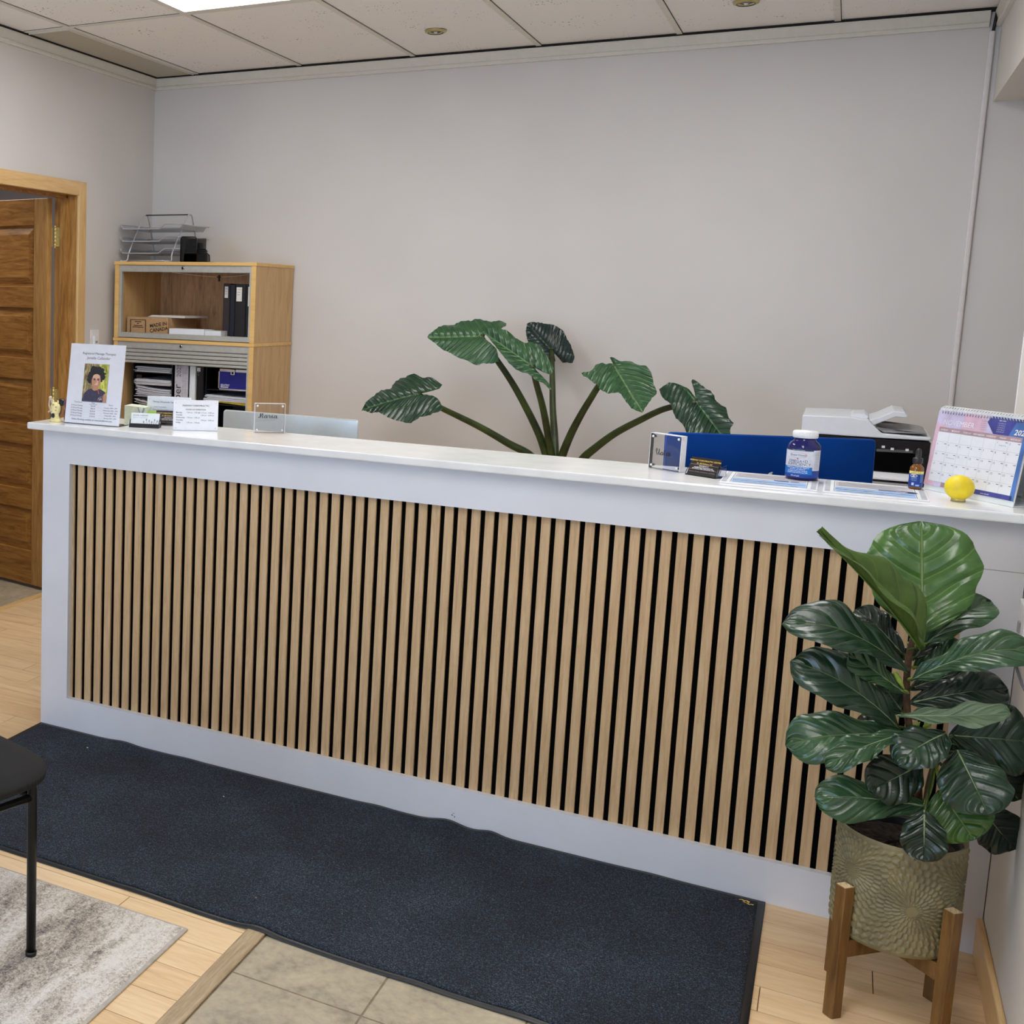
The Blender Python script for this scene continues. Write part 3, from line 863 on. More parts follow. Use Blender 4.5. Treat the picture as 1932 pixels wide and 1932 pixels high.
def crumb(px, py, w, mat, label):
    p = at(px, py, 2, .008); mb = MB(); rng = random.Random(px)
    mb.sphere((p.x, p.y, .0078 + w * .35), w, mat, w * .7, w * .45, 8, 6)
    solo('crumb', mb, label, 'crumb', 'crumbs on the entrance mat')
crumb(165, 1411, .0035, M['crumb'], 'white crumb on the navy mat near the desk corner')
crumb(422, 1503, .003, M['crumb'], 'pale crumb on the mat below the left part of the slats')
crumb(483, 1694, .003, M['leaf_bit'], 'tan crumb on the mat near its front edge')
crumb(557, 1689, .002, M['crumb'], 'tiny pale crumb right of the tan crumb on the mat')

# ------------------------------------------------------------------ rug
RX1, RY1 = 1.151, -.951
rug = thing('area_rug', 'grey and cream abstract rug in the lower left corner', 'rug', (-.1, -2.2, 0))
mb = MB(); mb.rbox(-.85, RX1, -4.0, RY1, .0005, .006, M['rug_edge'], .002); mb.build('binding', rug)
nx, ny = 120, 180
mb = MB(); rng = random.Random(3); vs = []
for j in range(ny + 1):
    for i in range(nx + 1):
        x = -.84 + (RX1 - .008 + .84) * i / nx; y = -3.99 + (RY1 - .004 + 3.99) * j / ny
        e = min(i, nx - i, j, ny - j)
        vs.append((x, y, .0055 if e == 0 else .0095 + rng.uniform(-.0012, .0012)))
mb.add(vs, [(j * (nx + 1) + i, j * (nx + 1) + i + 1, (j + 1) * (nx + 1) + i + 1, (j + 1) * (nx + 1) + i) for j in range(ny) for i in range(nx)], M['rug'], True)
mb.build('pile', rug)

# ------------------------------------------------------------------ chair at the left edge
yaw = math.radians(-16)
ca = thing('visitor_chair', 'black upholstered chair on round tube legs at the left edge', 'chair', (0, 0, 0), M=Matrix.Translation(V((.895, -1.261, 0))) @ Matrix.Rotation(yaw, 4, 'Z'))
T = ROOT_M[ca.name]
SWX, SWY = .44, .46                                            # seat runs to -x and -y from the far right leg
def seatz(u, v): return .474 - .012 * max(0, (u - .55) / .45) ** 2.2 + .006 * math.sin(PI * v) - .008 * math.sin(PI * u)
vs = []; n = 30
def rr(u, v, top):
    # superellipse outline
    a, b = u * 2 - 1, v * 2 - 1
    m = max(abs(a), abs(b)); 
    if m > 1e-6:
        k = (abs(a) ** 3.6 + abs(b) ** 3.6) ** (1 / 3.6); s = m / k
        a, b = a * s, b * s
    edge = max(abs(a), abs(b))
    x = -SWX / 2 + .005 + a * (SWX / 2 + .025); y = -SWY / 2 + .06 + b * (SWY / 2 + .035)
    z = seatz((a + 1) / 2, (b + 1) / 2)
    rnd = .022 * (max(0, m - .8) / .2) ** 2
    return (x, y, (z - rnd * .6) if top else (z - .036 + rnd * .3))
vs = [rr(i / n, j / n, True) for j in range(n + 1) for i in range(n + 1)] + [rr(i / n, j / n, False) for j in range(n + 1) for i in range(n + 1)]
N = (n + 1) ** 2; W_ = n + 1
fs = [(j * W_ + i, j * W_ + i + 1, (j + 1) * W_ + i + 1, (j + 1) * W_ + i) for j in range(n) for i in range(n)]
fs += [tuple(N + k for k in f[::-1]) for f in fs]
b = [i for i in range(W_)] + [j * W_ + n for j in range(1, W_)] + [n * W_ + i for i in range(n - 1, -1, -1)] + [j * W_ for j in range(n - 1, 0, -1)]
fs += [(b[k], N + b[k], N + b[(k + 1) % len(b)], b[(k + 1) % len(b)]) for k in range(len(b))]
mb = MB(T); mb.add(vs, fs, M['seat_fabric'], True); mb.build('seat', ca)
for x, y in ((0, 0), (-SWX + .04, 0), (0, -SWY + .04), (-SWX + .04, -SWY + .04)):
    mb = MB(T); h = .428 if x == 0 else .82
    if x == 0: mb.tube([(x, y, .014), (x, y, h), (x, y, h + .006)], [.0115, .0115, .009], M['black_metal'], 18)
    else: mb.tube([(x, y, .014), (x, y, .46), (x - .02, y, .62), (x - .06, y, .84)], .0115, M['black_metal'], 18)
    lg = mb.build('leg', ca)
    mb = MB(T); mb.tube([(x, y, .0112), (x, y, .021)], .0135, M['black'], 18); mb.build('foot_cap', lg)
mb = MB(T)
for p, q in (((0, 0), (-SWX + .04, 0)), ((0, -SWY + .04), (-SWX + .04, -SWY + .04)), ((0, 0), (0, -SWY + .04)), ((-SWX + .04, 0), (-SWX + .04, -SWY + .04))):
    mb.tube([(p[0], p[1], .405), (q[0], q[1], .405)], .009, M['black_metal'], 12)
mb.build('seat_frame', ca)
mb = MB(T); mb.rbox(-SWX - .03, -SWX - .0, -SWY + .03, .01, .58, .86, M['seat_fabric'], .012, 3, 'x'); mb.build('backrest', ca)
# ------------------------------------------------------------------ stacked cabinets in the back corner
CXa, CXb, CYf, CYb = -1.015, -.168, 2.04, 2.50
def cabinet(name, label, z0, z1, open0, open1, bar0, bar1, sill=None, shutter=None):
    r = thing(name, label, 'cabinet', ((CXa + CXb) / 2, 2.27, z0), group='birch cabinets stacked in the corner')
    t = .026
    for xa in (CXa, CXb - t):
        mb = MB(); mb.box(xa, xa + t, CYf + .001, CYb, z0, z1 - .018, M['birch_v']); sp = mb.build('side_panel', r)
        mb = MB(); mb.box(xa, xa + t, CYf - .002, CYf + .001, z0, z1 - .018, M['birch_edge']); mb.build('edge_band', sp)
    mb = MB(); mb.box(CXa + t, CXb - t, CYb - .012, CYb, z0, z1 - .018, M['birch_in']); mb.box(CXa + t, CXb - t, CYf + .03, CYb - .012, open0 - .02, open0 - .004, M['birch_in']); mb.build('back_and_shelf', r)
    mb = MB(); mb.rbox(CXa - .004, CXb + .004, CYf - .006, CYb, z1 - .018, z1, M['birch_edge'], .002); mb.build('top_board', r)
    mb = MB(); mb.box(CXa + t, CXb - t, CYf + .004, CYf + .03, bar0, bar1, M['alu'])
    mb.box(CXa + t, CXb - t, CYf + .002, CYf + .004, bar0 + .003, bar1 - .002, M['alu'])
    mb.build('head_rail', r)
    xm = (CXa + CXb) / 2 - .001
    mb = MB(); mb.cyl((xm, CYf + .003, (bar0 + bar1) / 2 + .004), (xm, CYf - .006, (bar0 + bar1) / 2 + .004), .009, M['chrome'], 20)
    mb.cyl((xm, CYf - .005, (bar0 + bar1) / 2 + .004), (xm, CYf - .0075, (bar0 + bar1) / 2 + .004), .006, M['black_metal'], 16); mb.build('lock', r, label='round chrome lock')
    for a, b in ((CXa + t, CXa + t + .016), (CXb - t - .012, CXb - t)):
        mb = MB(); mb.box(a, b, CYf + .003, CYf + .022, sill[0] if sill else z0, bar0, M['alu']); mb.build('shutter_track', r)
    if sill:
        mb = MB(); mb.box(CXa + t, CXb - t, CYf + .002, CYf + .03, sill[0], sill[1] - .004, M['alu']); mb.box(CXa + t, CXb - t, CYf + .008, CYf + .034, sill[1] - .008, sill[1], M['alu']); mb.build('sill_rail', r)
    if shutter:
        mb = MB(); z = shutter[1]; k = 0
        while z > shutter[0] + .004:
            h = min(.0205, z - shutter[0]); mb.rbox(CXa + t + .012, CXb - t - .008, CYf + .007, CYf + .017, z - h + .0012, z - .0012, M['alu'], .004, 2, 'x'); z -= h
        mb.box(CXa + t + .012, CXb - t - .008, CYf + .012, CYf + .016, shutter[0], shutter[1], M['dark_gap'])
        mb.build('roller_shutter', r, label='grey slatted roller shutter, half raised')
    return r
cabinet('upper_cabinet', 'birch cabinet on top of the stack, shutter open over a box and binders', 1.338, 1.746, 1.369, 1.69, 1.692, 1.727, sill=(1.341, 1.367))
cabinet('lower_cabinet', 'tall birch cabinet underneath, grey shutter half raised over paper trays', 0, 1.337, .76, 1.2, 1.282, 1.318, shutter=(1.203, 1.281))
SH = 1.3655                                                    # shelf of the upper cabinet
def face(px, py, y): return at(px, py, 1, y)

# cardboard box, turned so that its right side shows
a = face(240, 598, 2.10); b = face(317, 600, 2.10); sx = b.x
yb = min(at(370.5, 601, 0, sx).y, 2.47)
r = thing('cardboard_box', 'brown cardboard box with a stamped print in the upper cabinet', 'box', ((a.x + b.x) / 2, 2.2, SH))
zt = b.z
mb = MB(); mb.box(a.x, sx, 2.10, yb, SH, zt, M['cardboard']); mb.build('carton', r)
mb = MB(frame((a.x, 2.0995, SH), (1, 0, 0), (0, 0, 1)))
w = sx - a.x; h = zt - SH
for q in ((.08, .47, .80, .84), (.08, .10, 0, .82), (.45, .47, 0, .82)): quad(mb, q[0] * w, q[1] * w, q[2] * h, q[3] * h, M['card_dark'], .0006)
for i, (tw_, yy) in enumerate(((.16, .68), (.05, .56), (.22, .43), (.27, .33))):
    quad(mb, w * .275 - tw_ * w / 2, w * .275 + tw_ * w / 2, yy * h, (yy + .045) * h, M['card_dark'], .0006)
mb.T = mb.T @ Matrix.Translation(V((w * .78, h * .33, 0))) @ Matrix.Rotation(.16, 4, 'Z')
put_text(mb, 'MADE IN', 0, .010, .027, M['card_dark'], n=.0006, bold=.02)
put_text(mb, 'CANADA', 0, -.016, .027, M['card_dark'], n=.0006, bold=.02)
mb.build('stamp', r, label='dark stamped lettering')
p0 = face(284, 598, 2.16); p1 = face(354, 600, 2.16)
mb = MB()
for i in range(4): mb.box(p0.x + .004 * i, p1.x - .003 * i, 2.13 + .005 * i, 2.40, zt + .0012 + .0028 * i, zt + .0036 + .0028 * i, M['paper2'])
solo('paper_stack', mb, 'thin stack of white paper on top of the cardboard box', 'papers')
p0 = face(319, 631, 2.085); p1 = face(385, 631, 2.085)
mb = MB(); mb.box(p0.x, p1.x, 2.085, 2.20, SH, SH + .030, M['paper']); 
solo('white_box', mb, 'flat white box lying in front of the cardboard box', 'box')
p1b = face(419, 628, 2.10)
mb = MB(); mb.box(p1.x + .003, p1b.x, 2.088, 2.17, SH, SH + .026, M['card_white'])
solo('white_box', mb, 'flat pale grey box between the white box and the binders', 'box')

def binder(label, x0, x1, y0, h, mat, tagrect=None, depth=.27, z=SH, line=False):
    r = thing('ring_binder', label, 'binder', ((x0 + x1) / 2, y0 + depth / 2, z), group='ring binders in the upper cabinet' if z == SH else None)
    mb = MB(); mb.rbox(x0, x1, y0, y0 + .006, z, z + h, mat, .002); mb.box(x0, x0 + .003, y0, y0 + depth, z, z + h, mat); mb.box(x1 - .003, x1, y0, y0 + depth, z, z + h, mat)
    mb.build('cover', r)
    mb = MB(); mb.box(x0 + .0035, x1 - .0035, y0 + .02, y0 + depth - .006, z + .006, z + h - .012, M['black_binder'] if not line else M['paper2']); mb.build('pages', r)
    if tagrect:
        a, b, c, d = tagrect; mb = MB(); mb.box(a, b, y0 - .0015, y0 + .001, c, d, M['paper2'])
        wd = b - a
        for k in range(3): mb.box(a + wd * .2, b - wd * (.2 + .1 * k), y0 - .002, y0 - .0014, d - .014 - k * .013, d - .0115 - k * .013, M['ink_soft'])
        mb.build('spine_label', r, label='pale spine label')
X = lambda px, y: at(px, 560, 1, y).x
ZB = lambda py, px, y: at(px, py, 1, y).z
binder('dark brown ring binder, leftmost of the row in the upper cabinet', X(421.5, 2.16), X(434, 2.16), 2.16, ZB(535, 428, 2.16) - SH, M['plum_binder'], (X(424, 2.16), X(430.3, 2.16), ZB(562, 427, 2.16), ZB(540.5, 427, 2.16)))
binder('narrow dark blue ring binder between the brown and the labelled black one', X(434.6, 2.115), X(443.5, 2.115), 2.115, ZB(537, 440, 2.115) - SH, M['navy_binder'])
binder('black ring binder with a large white spine label', X(444.3, 2.10), X(464, 2.10), 2.10, ZB(536, 455, 2.10) - SH, M['black_binder'], (X(446.3, 2.1), X(456.5, 2.1), ZB(568.5, 450, 2.1), ZB(542, 450, 2.1)))
binder('black ring binder half hidden by the right cabinet edge', X(464.8, 2.095), X(464.8, 2.095) + .045, 2.095, ZB(537, 466, 2.095) - SH, M['black_binder'], (X(468.3, 2.095), X(468.3, 2.095) + .026, ZB(578, 469, 2.095), ZB(541, 469, 2.095)))

r = thing('string_line', 'slack white string with a clip under the cabinet top', 'string', (-.45, 2.2, 1.65))
p = [face(325, 514, 2.2), face(375, 520, 2.2), face(414, 522.5, 2.2), face(445, 521, 2.15), face(474, 517, 2.12)]
mb = MB(); mb.tube(spline(p, 6), .0016, M['tan'], 6); mb.build('string', r)
mb = MB(); c = face(414, 522.5, 2.2); mb.box(c.x - .004, c.x + .003, 2.193, 2.203, c.z - .024, c.z + .01, M['card_dark']); mb.box(c.x - .012, c.x + .01, 2.194, 2.202, c.z - .004, c.z + .002, M['card_dark']); mb.build('clip', r)

# lower cabinet
def paper_pile(label, x0, x1, y0, y1, z, n, mats, seed, curl=.0, group='paper stacks in the black sorter', name='paper_stack', th=.0035):
    rng = random.Random(seed); mb = MB()
    for i in range(n):
        dx0, dx1, dy = rng.uniform(-.012, .016), rng.uniform(-.004, .004), rng.uniform(-.012, .014)
        zz = z + i * th; K = 8; vs = []
        for k in range(K + 1):
            t = k / K; x = x0 + dx0 + (x1 + dx1 - x0 - dx0) * t
            c = curl * (1 - t) ** 2 * (i / n) * rng.uniform(.9, 1.1)
            for y, q in ((y0 + dy, 0), (y1, 0)):
                vs += [(x, y, zz + c), (x, y, zz + c + th * .75)]
        fs = []
        for k in range(K):
            o = 4 * k
            fs += [(o, o + 4, o + 5, o + 1), (o + 2, o + 3, o + 7, o + 6), (o + 1, o + 5, o + 7, o + 3), (o, o + 2, o + 6, o + 4)]
        fs += [(0, 1, 3, 2), (4 * K, 4 * K + 2, 4 * K + 3, 4 * K + 1)]
        mb.add(vs, fs, mats[i % len(mats)])
    return solo(name, mb, label, 'papers', group)
ys = 2.12
sx0, sx1 = X(253.5, ys), X(329.5, ys)
sorter = thing('paper_sorter', 'black paper sorter with shelves at the left of the lower cabinet', 'sorter', ((sx0 + sx1) / 2, 2.3, .764))
mb = MB(); mb.box(sx0, sx0 + .006, ys, 2.46, .764, 1.275, M['black']); mb.box(sx1 - .006, sx1, ys, 2.46, .764, 1.275, M['black']); mb.box(sx0, sx1, 2.455, 2.462, .764, 1.275, M['black']); mb.box(sx0, sx1, ys, 2.46, 1.269, 1.275, M['black']); mb.build('case', sorter)
lev = [ZB(y, 290, ys + .005) for y in (702.5, 726, 749, 771)]
for z in lev:
    mb = MB(); mb.box(sx0 + .006, sx1 - .006, ys + .004, 2.455, z - .005, z, M['black']); mb.build('shelf', sorter)
for zy in (710, 755.5):
    p = face(262, zy, ys - .001); mb = MB(); mb.box(p.x - .014, p.x + .018, ys - .004, ys + .004, p.z - .009, p.z + .009, M['card_dark']); mb.build('shelf_tab', sorter)
xa, xb = sx0 + .012, sx1 - .008
paper_pile('uneven white papers on the top shelf of the black sorter', xa + .01, xb, ys - .008, 2.42, lev[0] + .0004, 8, [M['paper'], M['paper2'], M['paper_grey']], 1, .004)
paper_pile('neat paper pile on the second shelf of the black sorter', xa, xb, ys - .008, 2.42, lev[1] + .0004, 8, [M['paper2'], M['paper']], 2, .003)
paper_pile('thick curling paper pile on the third shelf of the black sorter', xa + .01, xb, ys - .008, 2.42, lev[2] + .0004, 13, [M['paper_grey'], M['paper2'], M['paper']], 3, .022)
paper_pile('crumpled papers on the lowest visible shelf of the black sorter', xa + .02, xb, ys - .008, 2.42, lev[3] + .0004, 7, [M['paper2'], M['paper_grey']], 4, .03)

yp = 2.10
a = face(330.5, 691, yp); b = face(358.5, 691, yp); zb_ = ZB(775, 340, yp)
r = thing('wall_planner', 'white planner sheet standing upright with sideways lettering', 'calendar', ((a.x + b.x) / 2, yp, .764))
mb = MB(); mb.box(a.x, b.x, yp, yp + .004, .766, 1.27, M['paper_grey']); mb.build('sheet', r)
mb = MB(frame((a.x, yp - .0006, zb_), (0, 0, 1), (-1, 0, 0)))      # writing runs upwards
H = a.z - zb_; wd = b.x - a.x
put_text(mb, 'December', H * .60, -wd * .42, .062, M['ink'], align='RIGHT', n=.0005)
put_text(mb, '2025', H * .76, -wd * .40, .036, M['ink_grey'], align='LEFT', n=.0005)
for k in range(5): quad(mb, H * (.1 + .19 * k), H * (.1 + .19 * k) + .0015, -wd * .98, -wd * .5, M['ink_soft'], .0004)
for k in range(3): quad(mb, 0, H * .98, -wd * (.56 + .18 * k), -wd * (.56 + .18 * k) + .001, M['ink_soft'], .0004)
mb.build('print', r)
mb = MB(); a, b = X(359.5, yp), X(372.5, yp); mb.box(a, b, yp, 2.38, .764, 1.272, M['card_white'])
solo('magazine_file', mb, 'white magazine file beside the planner sheet', 'file')
binder('black binder with a small tag in the lower cabinet', X(373.8, 2.10), X(386.5, 2.10), 2.11, ZB(689, 380, 2.11) - .764, M['black_binder'], (X(376, 2.11), X(382, 2.11), ZB(701, 379, 2.11), ZB(694, 379, 2.11)), z=.764, line=False)

tx0, tx1 = X(387.5, 2.10), CXb - .03
r = thing('file_tray', 'black open tray unit at the right of the lower cabinet', 'tray', ((tx0 + tx1) / 2, 2.3, .764))
mb = MB(); mb.box(tx0, tx0 + .005, 2.13, 2.46, .764, 1.272, M['black']); mb.box(tx0, tx1, 2.45, 2.46, .764, 1.272, M['black']); mb.build('case', r)
zc_ = ZB(736.5, 430, 2.13); zp_ = ZB(753, 430, 2.13); zy_ = ZB(764, 430, 2.13)
for z in (zc_, zp_ - .012, zy_):
    mb = MB(); mb.box(tx0 + .005, tx1, 2.14, 2.45, z - .005, z - .0005, M['black']); mb.build('shelf', r)
a = face(411.5, 734, 2.135); b = face(465.5, 734, 2.135); t_ = ZB(697, 440, 2.135)
r = thing('aluminium_case', 'small royal blue case with silver edges and a latch', 'case', ((a.x + b.x) / 2, 2.2, zc_))
mb = MB(); x0, x1, z0, z1 = a.x, b.x + .004, zc_ + .0002, t_
mb.box(x0 + .004, x1 - .004, 2.139, 2.30, z0 + .004, z1 - .004, M['blue_case']); mb.build('panel', r)
mb = MB()
for q in ((x0, x1, z0, z0 + .008), (x0, x1, z1 - .014, z1), (x0, x0 + .007, z0, z1), (x1 - .007, x1, z0, z1)): mb.box(q[0], q[1], 2.135, 2.304, q[2], q[3], M['chrome'])
mb.build('edge_frame', r, label='silver edge frame')
mb = MB(); xm = (x0 + x1) / 2; mb.rbox(xm - .013, xm + .013, 2.128, 2.136, z1 - .030, z1 + .001, M['chrome'], .003, 2, 'y'); mb.cyl((xm, 2.1285, z1 - .019), (xm, 2.126, z1 - .019), .006, M['black_metal'], 12); mb.build('latch', r)
mb = MB(frame((x0 + .012, 2.1382, z0 + .016), (1, 0, 0), (0, 0, 1)))
put_text(mb, 'SENTRY', 0, .004, .015, M['white_ink'], align='LEFT', bold=.03); quad(mb, 0, .046, -.004, .001, M['white_ink']); mb.build('lettering', r)
paper_pile('white paper stack under the blue case', X(392, 2.12), CXb - .034, 2.122, 2.42, zp_ - .0122, 7, [M['paper'], M['paper2'], M['paper']], 8, .006, None)
mb = MB(); x0 = X(393, 2.125); mb.prism([(x0, 2.125, zy_ + .014), (CXb - .034, 2.125, zy_), (CXb - .034, 2.125, zy_ + .014), (x0 + .006, 2.125, zy_ + .026)], (0, .28, 0), M['yellow_paper'])
solo('folder', mb, 'yellow folder lying under the white paper stack', 'folder')

# ------------------------------------------------------------------ on top of the cabinets
ZT = 1.7462
r = thing('letter_tray', 'three-tier silver wire letter tray on the cabinet', 'letter tray', (-.8, 2.27, ZT))
X0, X1, Y0, Y1 = -1.005, -.725, 2.15, 2.44
top = ZT + .262
def rod(mb, pts, rad=.0035): mb.tube(spline(pts, 5), rad, M['steel'], 8)
mb = MB()
for x, s in ((X0, 1), (X1, -1)):
    rod(mb, [(x - .03 * 1, Y0 - .03, ZT + .0045), (x - .004, Y0 + .0, ZT + .010), (x + .003 * s, Y0 + .012, ZT + .06), (x + .02 * 1, (Y0 + Y1) / 2 - .028, top - .02), (x + .022, (Y0 + Y1) / 2, top)], .0042)
    rod(mb, [(x + .022, (Y0 + Y1) / 2, top), (x + .024, (Y0 + Y1) / 2 + .028, top - .02), (x + .004, Y1 - .012, ZT + .06), (x, Y1, ZT + .0045)], .0042)
mb.tube([(X0 - .004, Y0, ZT + .008), (X1, Y0, ZT + .008)], .0036, M['steel'], 8)
mb.tube([(X0, Y1, ZT + .008), (X1, Y1, ZT + .008)], .0036, M['steel'], 8)
mb.build('stand', r)
mb = MB(); mb.tube([(X0 + .022, (Y0 + Y1) / 2, top), (X1 + .022, (Y0 + Y1) / 2, top)], .0035, M['printer_grey'], 8); mb.build('handle', r)
for k, z in enumerate((ZT + .048, ZT + .112, ZT + .178)):
    xa, xb, ya, yb = X0 - .035, X1 + .065, Y0 - .005, Y1 - .03
    dz = .022
    mb = MB()
    rod(mb, [(xa, yb, z + dz), (xa, ya, z + dz), (xa + .004, ya, z + .004), (xa + .03, ya, z), (xb - .16, ya, z), (xb - .145, ya, z + .003), (xb - .11, ya, z + dz + .003), (xb - .10, ya, z + dz + .004), (xb - .02, ya, z + dz + .002)], .0034)
    rod(mb, [(xa, yb, z + dz), (xb, yb, z + dz), (xb, (ya + yb) / 2, z + dz), (xb - .02, ya, z + dz + .002)], .003)
    tr = mb.build('tray', r)
    mb = MB(); mb.add([(xa + .012, ya, z), (xb - .02, ya, z), (xb - .02, yb, z - .004), (xa + .012, yb, z - .004), (xa, ya, z + dz), (xa, yb, z + dz), (xb, ya, z + dz), (xb, yb, z + dz)], [(0, 1, 2, 3), (0, 3, 5, 4), (1, 6, 7, 2), (3, 2, 7, 5)], M['mesh_silver']); mb.build('wire_mesh', tr)
yS = 2.06
q0 = face(340.5, 491, yS); q1 = face(396, 491, yS)
r = thing('desk_sorter', 'stepped black mesh desk sorter beside the wire tray', 'desk organiser', (q0.x + .08, yS + .05, ZT))
hs = [face(355, y, yS).z for y in (446.5, 457.5, 468.5, 477.5)]; xe = [face(x, 480, yS).x for x in (371.5, 379.5, 388.5, 395.8)]
x0 = q0.x
for k in range(4):
    y = yS + (3 - k) * -.0 + k * .03; h = hs[k]; xa, xb = x0 + (0 if k == 0 else .02), xe[k]
    y = yS + .012 * (3 - k) if k else yS
    mb = MB(); mb.tube([(xa, y, ZT + .004), (xa, y, h - .008), (xa + .008, y, h - .001), (xb - .012, y, h - .003), (xb - .002, y, h - .012), (xb, y, ZT + .004)], .0032, M['black_metal'], 8)
    mb.add([(xa, y, ZT + .003), (xb, y, ZT + .003), (xb, y, h - .008), (xa, y, h - .003)], [(0, 1, 2, 3)], M['mesh_black']); mb.build('divider', r)
mb = MB(); mb.box(x0, xe[3], yS - .002, yS + .10, ZT, ZT + .003, M['black_metal'])
mb.add([(x0, yS, ZT), (x0, yS + .1, ZT), (x0, yS + .1, hs[0] - .004), (x0, yS, hs[0] - .004)], [(0, 1, 2, 3)], M['mesh_black'])
mb.add([(x0, yS + .1, ZT), (xe[0], yS + .1, ZT), (xe[0], yS + .1, hs[0] - .004), (x0, yS + .1, hs[0] - .004)], [(0, 1, 2, 3)], M['mesh_black'])
mb.build('basket', r)
# ------------------------------------------------------------------ things on the counter
ZK = 1.1136
def on(px, py, z=ZK): return at(px, py, 2, z)

# slanted acrylic sign with the portrait
a = on(121.6, 797.5); b = on(224.9, 806); a.z = b.z = ZK
u = (b - a).normalized(); back = V((-u.y, u.x, 0))
lean = math.radians(8.5); vv = (V((0, 0, 1)) * math.cos(lean) + back * math.sin(lean))
SWd, SHt = .2195, .283
F = frame(a + V((0, 0, .001)), u, vv)
sg = thing('sign_holder', 'tall white sign with a portrait and a price table, leftmost on the counter', 'sign', a)
mb = MB(F); mb.box(0, SWd, 0, SHt, -.0022, 0, M['acrylic_edge']); mb.build('print_sheet', sg)
mb = MB(F); mb.box(0, SWd, 0, SHt, -.0050, -.0026, M['acrylic_edge'])
mb.T = None
f0 = a; P = [f0, f0 + u * SWd]
mb.prism([P[0] + V((0, 0, .0001)), P[1] + V((0, 0, .0001)), P[1] + back * .075 + V((0, 0, .0001)), P[0] + back * .075 + V((0, 0, .0001))], (0, 0, .0024), M['acrylic'])
mb.build('acrylic_stand', sg)
S = SWd
mb = MB(F)
put_text(mb, 'Registered Massage Therapist', S * .535, SHt * .870, .0112, M['ink'], spacing=1.0)
put_text(mb, 'Janielle Callender', S * .53, SHt * .812, .0135, M['ink_grey'], shear=.12)
cols = (.22, .51, .83); r0 = .232
for k, (h_, xx, yy) in enumerate((('Treatments', .225, .262), ('Rate', .505, .262), ('Hours', .83, .248))): put_text(mb, h_, S * xx, SHt * yy, .0068, M['ink'])
put_text(mb, '(taxes included)', S * .505, SHt * .246, .0050, M['ink_grey'])
t1 = ['30 Minute Massage', '45 Minute Massage', '60 Minute Massage', '75 Minute Massage', '90 Minute Massage']
t2 = ['$65.00', '$85.00', '$100.00', '$120.00', '$140.00']
t3 = ['Tuesday 10AM - 7PM', 'Wednesday 9AM - 5PM', 'Thursday 10AM - 7PM', 'Friday 9AM - 4PM', 'Saturday 9AM - 3PM']
for k in range(5):
    y = SHt * (.222 - .032 * k)
    put_text(mb, t1[k], S * .205, y, .0062, M['ink']); put_text(mb, t2[k], S * .505, y, .0066, M['ink']); put_text(mb, t3[k], S * .83, y - .003, .0060, M['ink'])
    quad(mb, S * .06, S * .95, y - .0028, y - .0025, M['line_grey'])
put_text(mb, 'Online Booking available at www.janiellermt.com', S * .50, SHt * .047, .0083, M['ink'], bold=.006)
mb.build('lettering', sg)
# portrait print
px0, px1, py0, py1 = S * .285, S * .735, SHt * .285, SHt * .755
pw, ph = px1 - px0, py1 - py0
def pp(x, y): return (px0 + pw * x, py0 + ph * y)
def poly(mb, pts, mat, n): mb.add([(*pp(x, y), n) for x, y in pts], [tuple(range(len(pts)))], mat)
mb = MB(F)
quad(mb, px0 + .0015, px1 + .0015, py0 - .002, py1, M['ink_soft'], .0003)
quad(mb, px0, px1, py0, py1, M['bark_print'], .0005)
poly(mb, [(.58, 0), (1, 0), (1, 1), (.62, 1)], M['leaf_print'], .0007)
rng = random.Random(5)
def blob(cx, cy, rx, ry, k, jag, seed):
    rg = random.Random(seed); pts = []
    for i in range(k):
        t = 2 * PI * i / k; q = 1 + (jag * rg.uniform(-1, 1) if jag else 0)
        pts.append((cx + rx * q * math.cos(t), cy + ry * q * math.sin(t)))
    return pts
poly(mb, blob(.52, .74, .34, .20, 46, .16, 2), M['hair'], .0009)
poly(mb, blob(.36, .62, .20, .16, 30, .18, 3), M['hair'], .0010)
poly(mb, blob(.72, .70, .17, .15, 30, .2, 4), M['hair'], .0010)
poly(mb, [(.40, .36), (.42, .27), (.50, .24), (.60, .27), (.63, .38)], M['skin'], .0011)
poly(mb, blob(.53, .545, .185, .19, 36, 0, 1), M['skin'], .0013)
poly(mb, blob(.535, .66, .15, .07, 30, 0, 1), M['skin_lit'], .0015)
poly(mb, blob(.57, .50, .05, .07, 20, 0, 1), M['skin_lit'], .0015)
for ex in (.46, .61):
    poly(mb, blob(ex, .585, .038, .016, 16, 0, 1), M['hair'], .0016); poly(mb, blob(ex, .615, .05, .008, 14, 0, 1), M['hair'], .0016)
poly(mb, blob(.54, .525, .028, .018, 16, 0, 1), M['skin'], .0017)
poly(mb, [(.45, .462), (.52, .445), (.60, .456), (.635, .475), (.58, .468), (.5, .466)], M['lips'], .0017)
poly(mb, [(0, 0), (1, 0), (.99, .16), (.93, .27), (.82, .315), (.66, .345), (.60, .31), (.5, .29), (.42, .31), (.37, .35), (.2, .30), (.08, .2)], M['tunic'], .0012)
poly(mb, [(.86, 0), (1, 0), (.99, .16), (.94, .24), (.88, .2)], M['skin'], .0014)
for q in ([(.66, .04), (.7, .1), (.76, .05), (.8, .16)], [(.72, .02), (.78, .1), (.82, .06), (.86, .18)], [(.68, .10), (.76, .14)]): stroke(mb, [pp(*k) for k in q], .0016, M['lips'], n=.0016)
poly(mb, [(.62, .31), (.64, .34), (.70, .22), (.68, .2)], M['red_ink'], .0014)
mb.build('portrait', sg, label='printed portrait of a woman in a navy tunic')

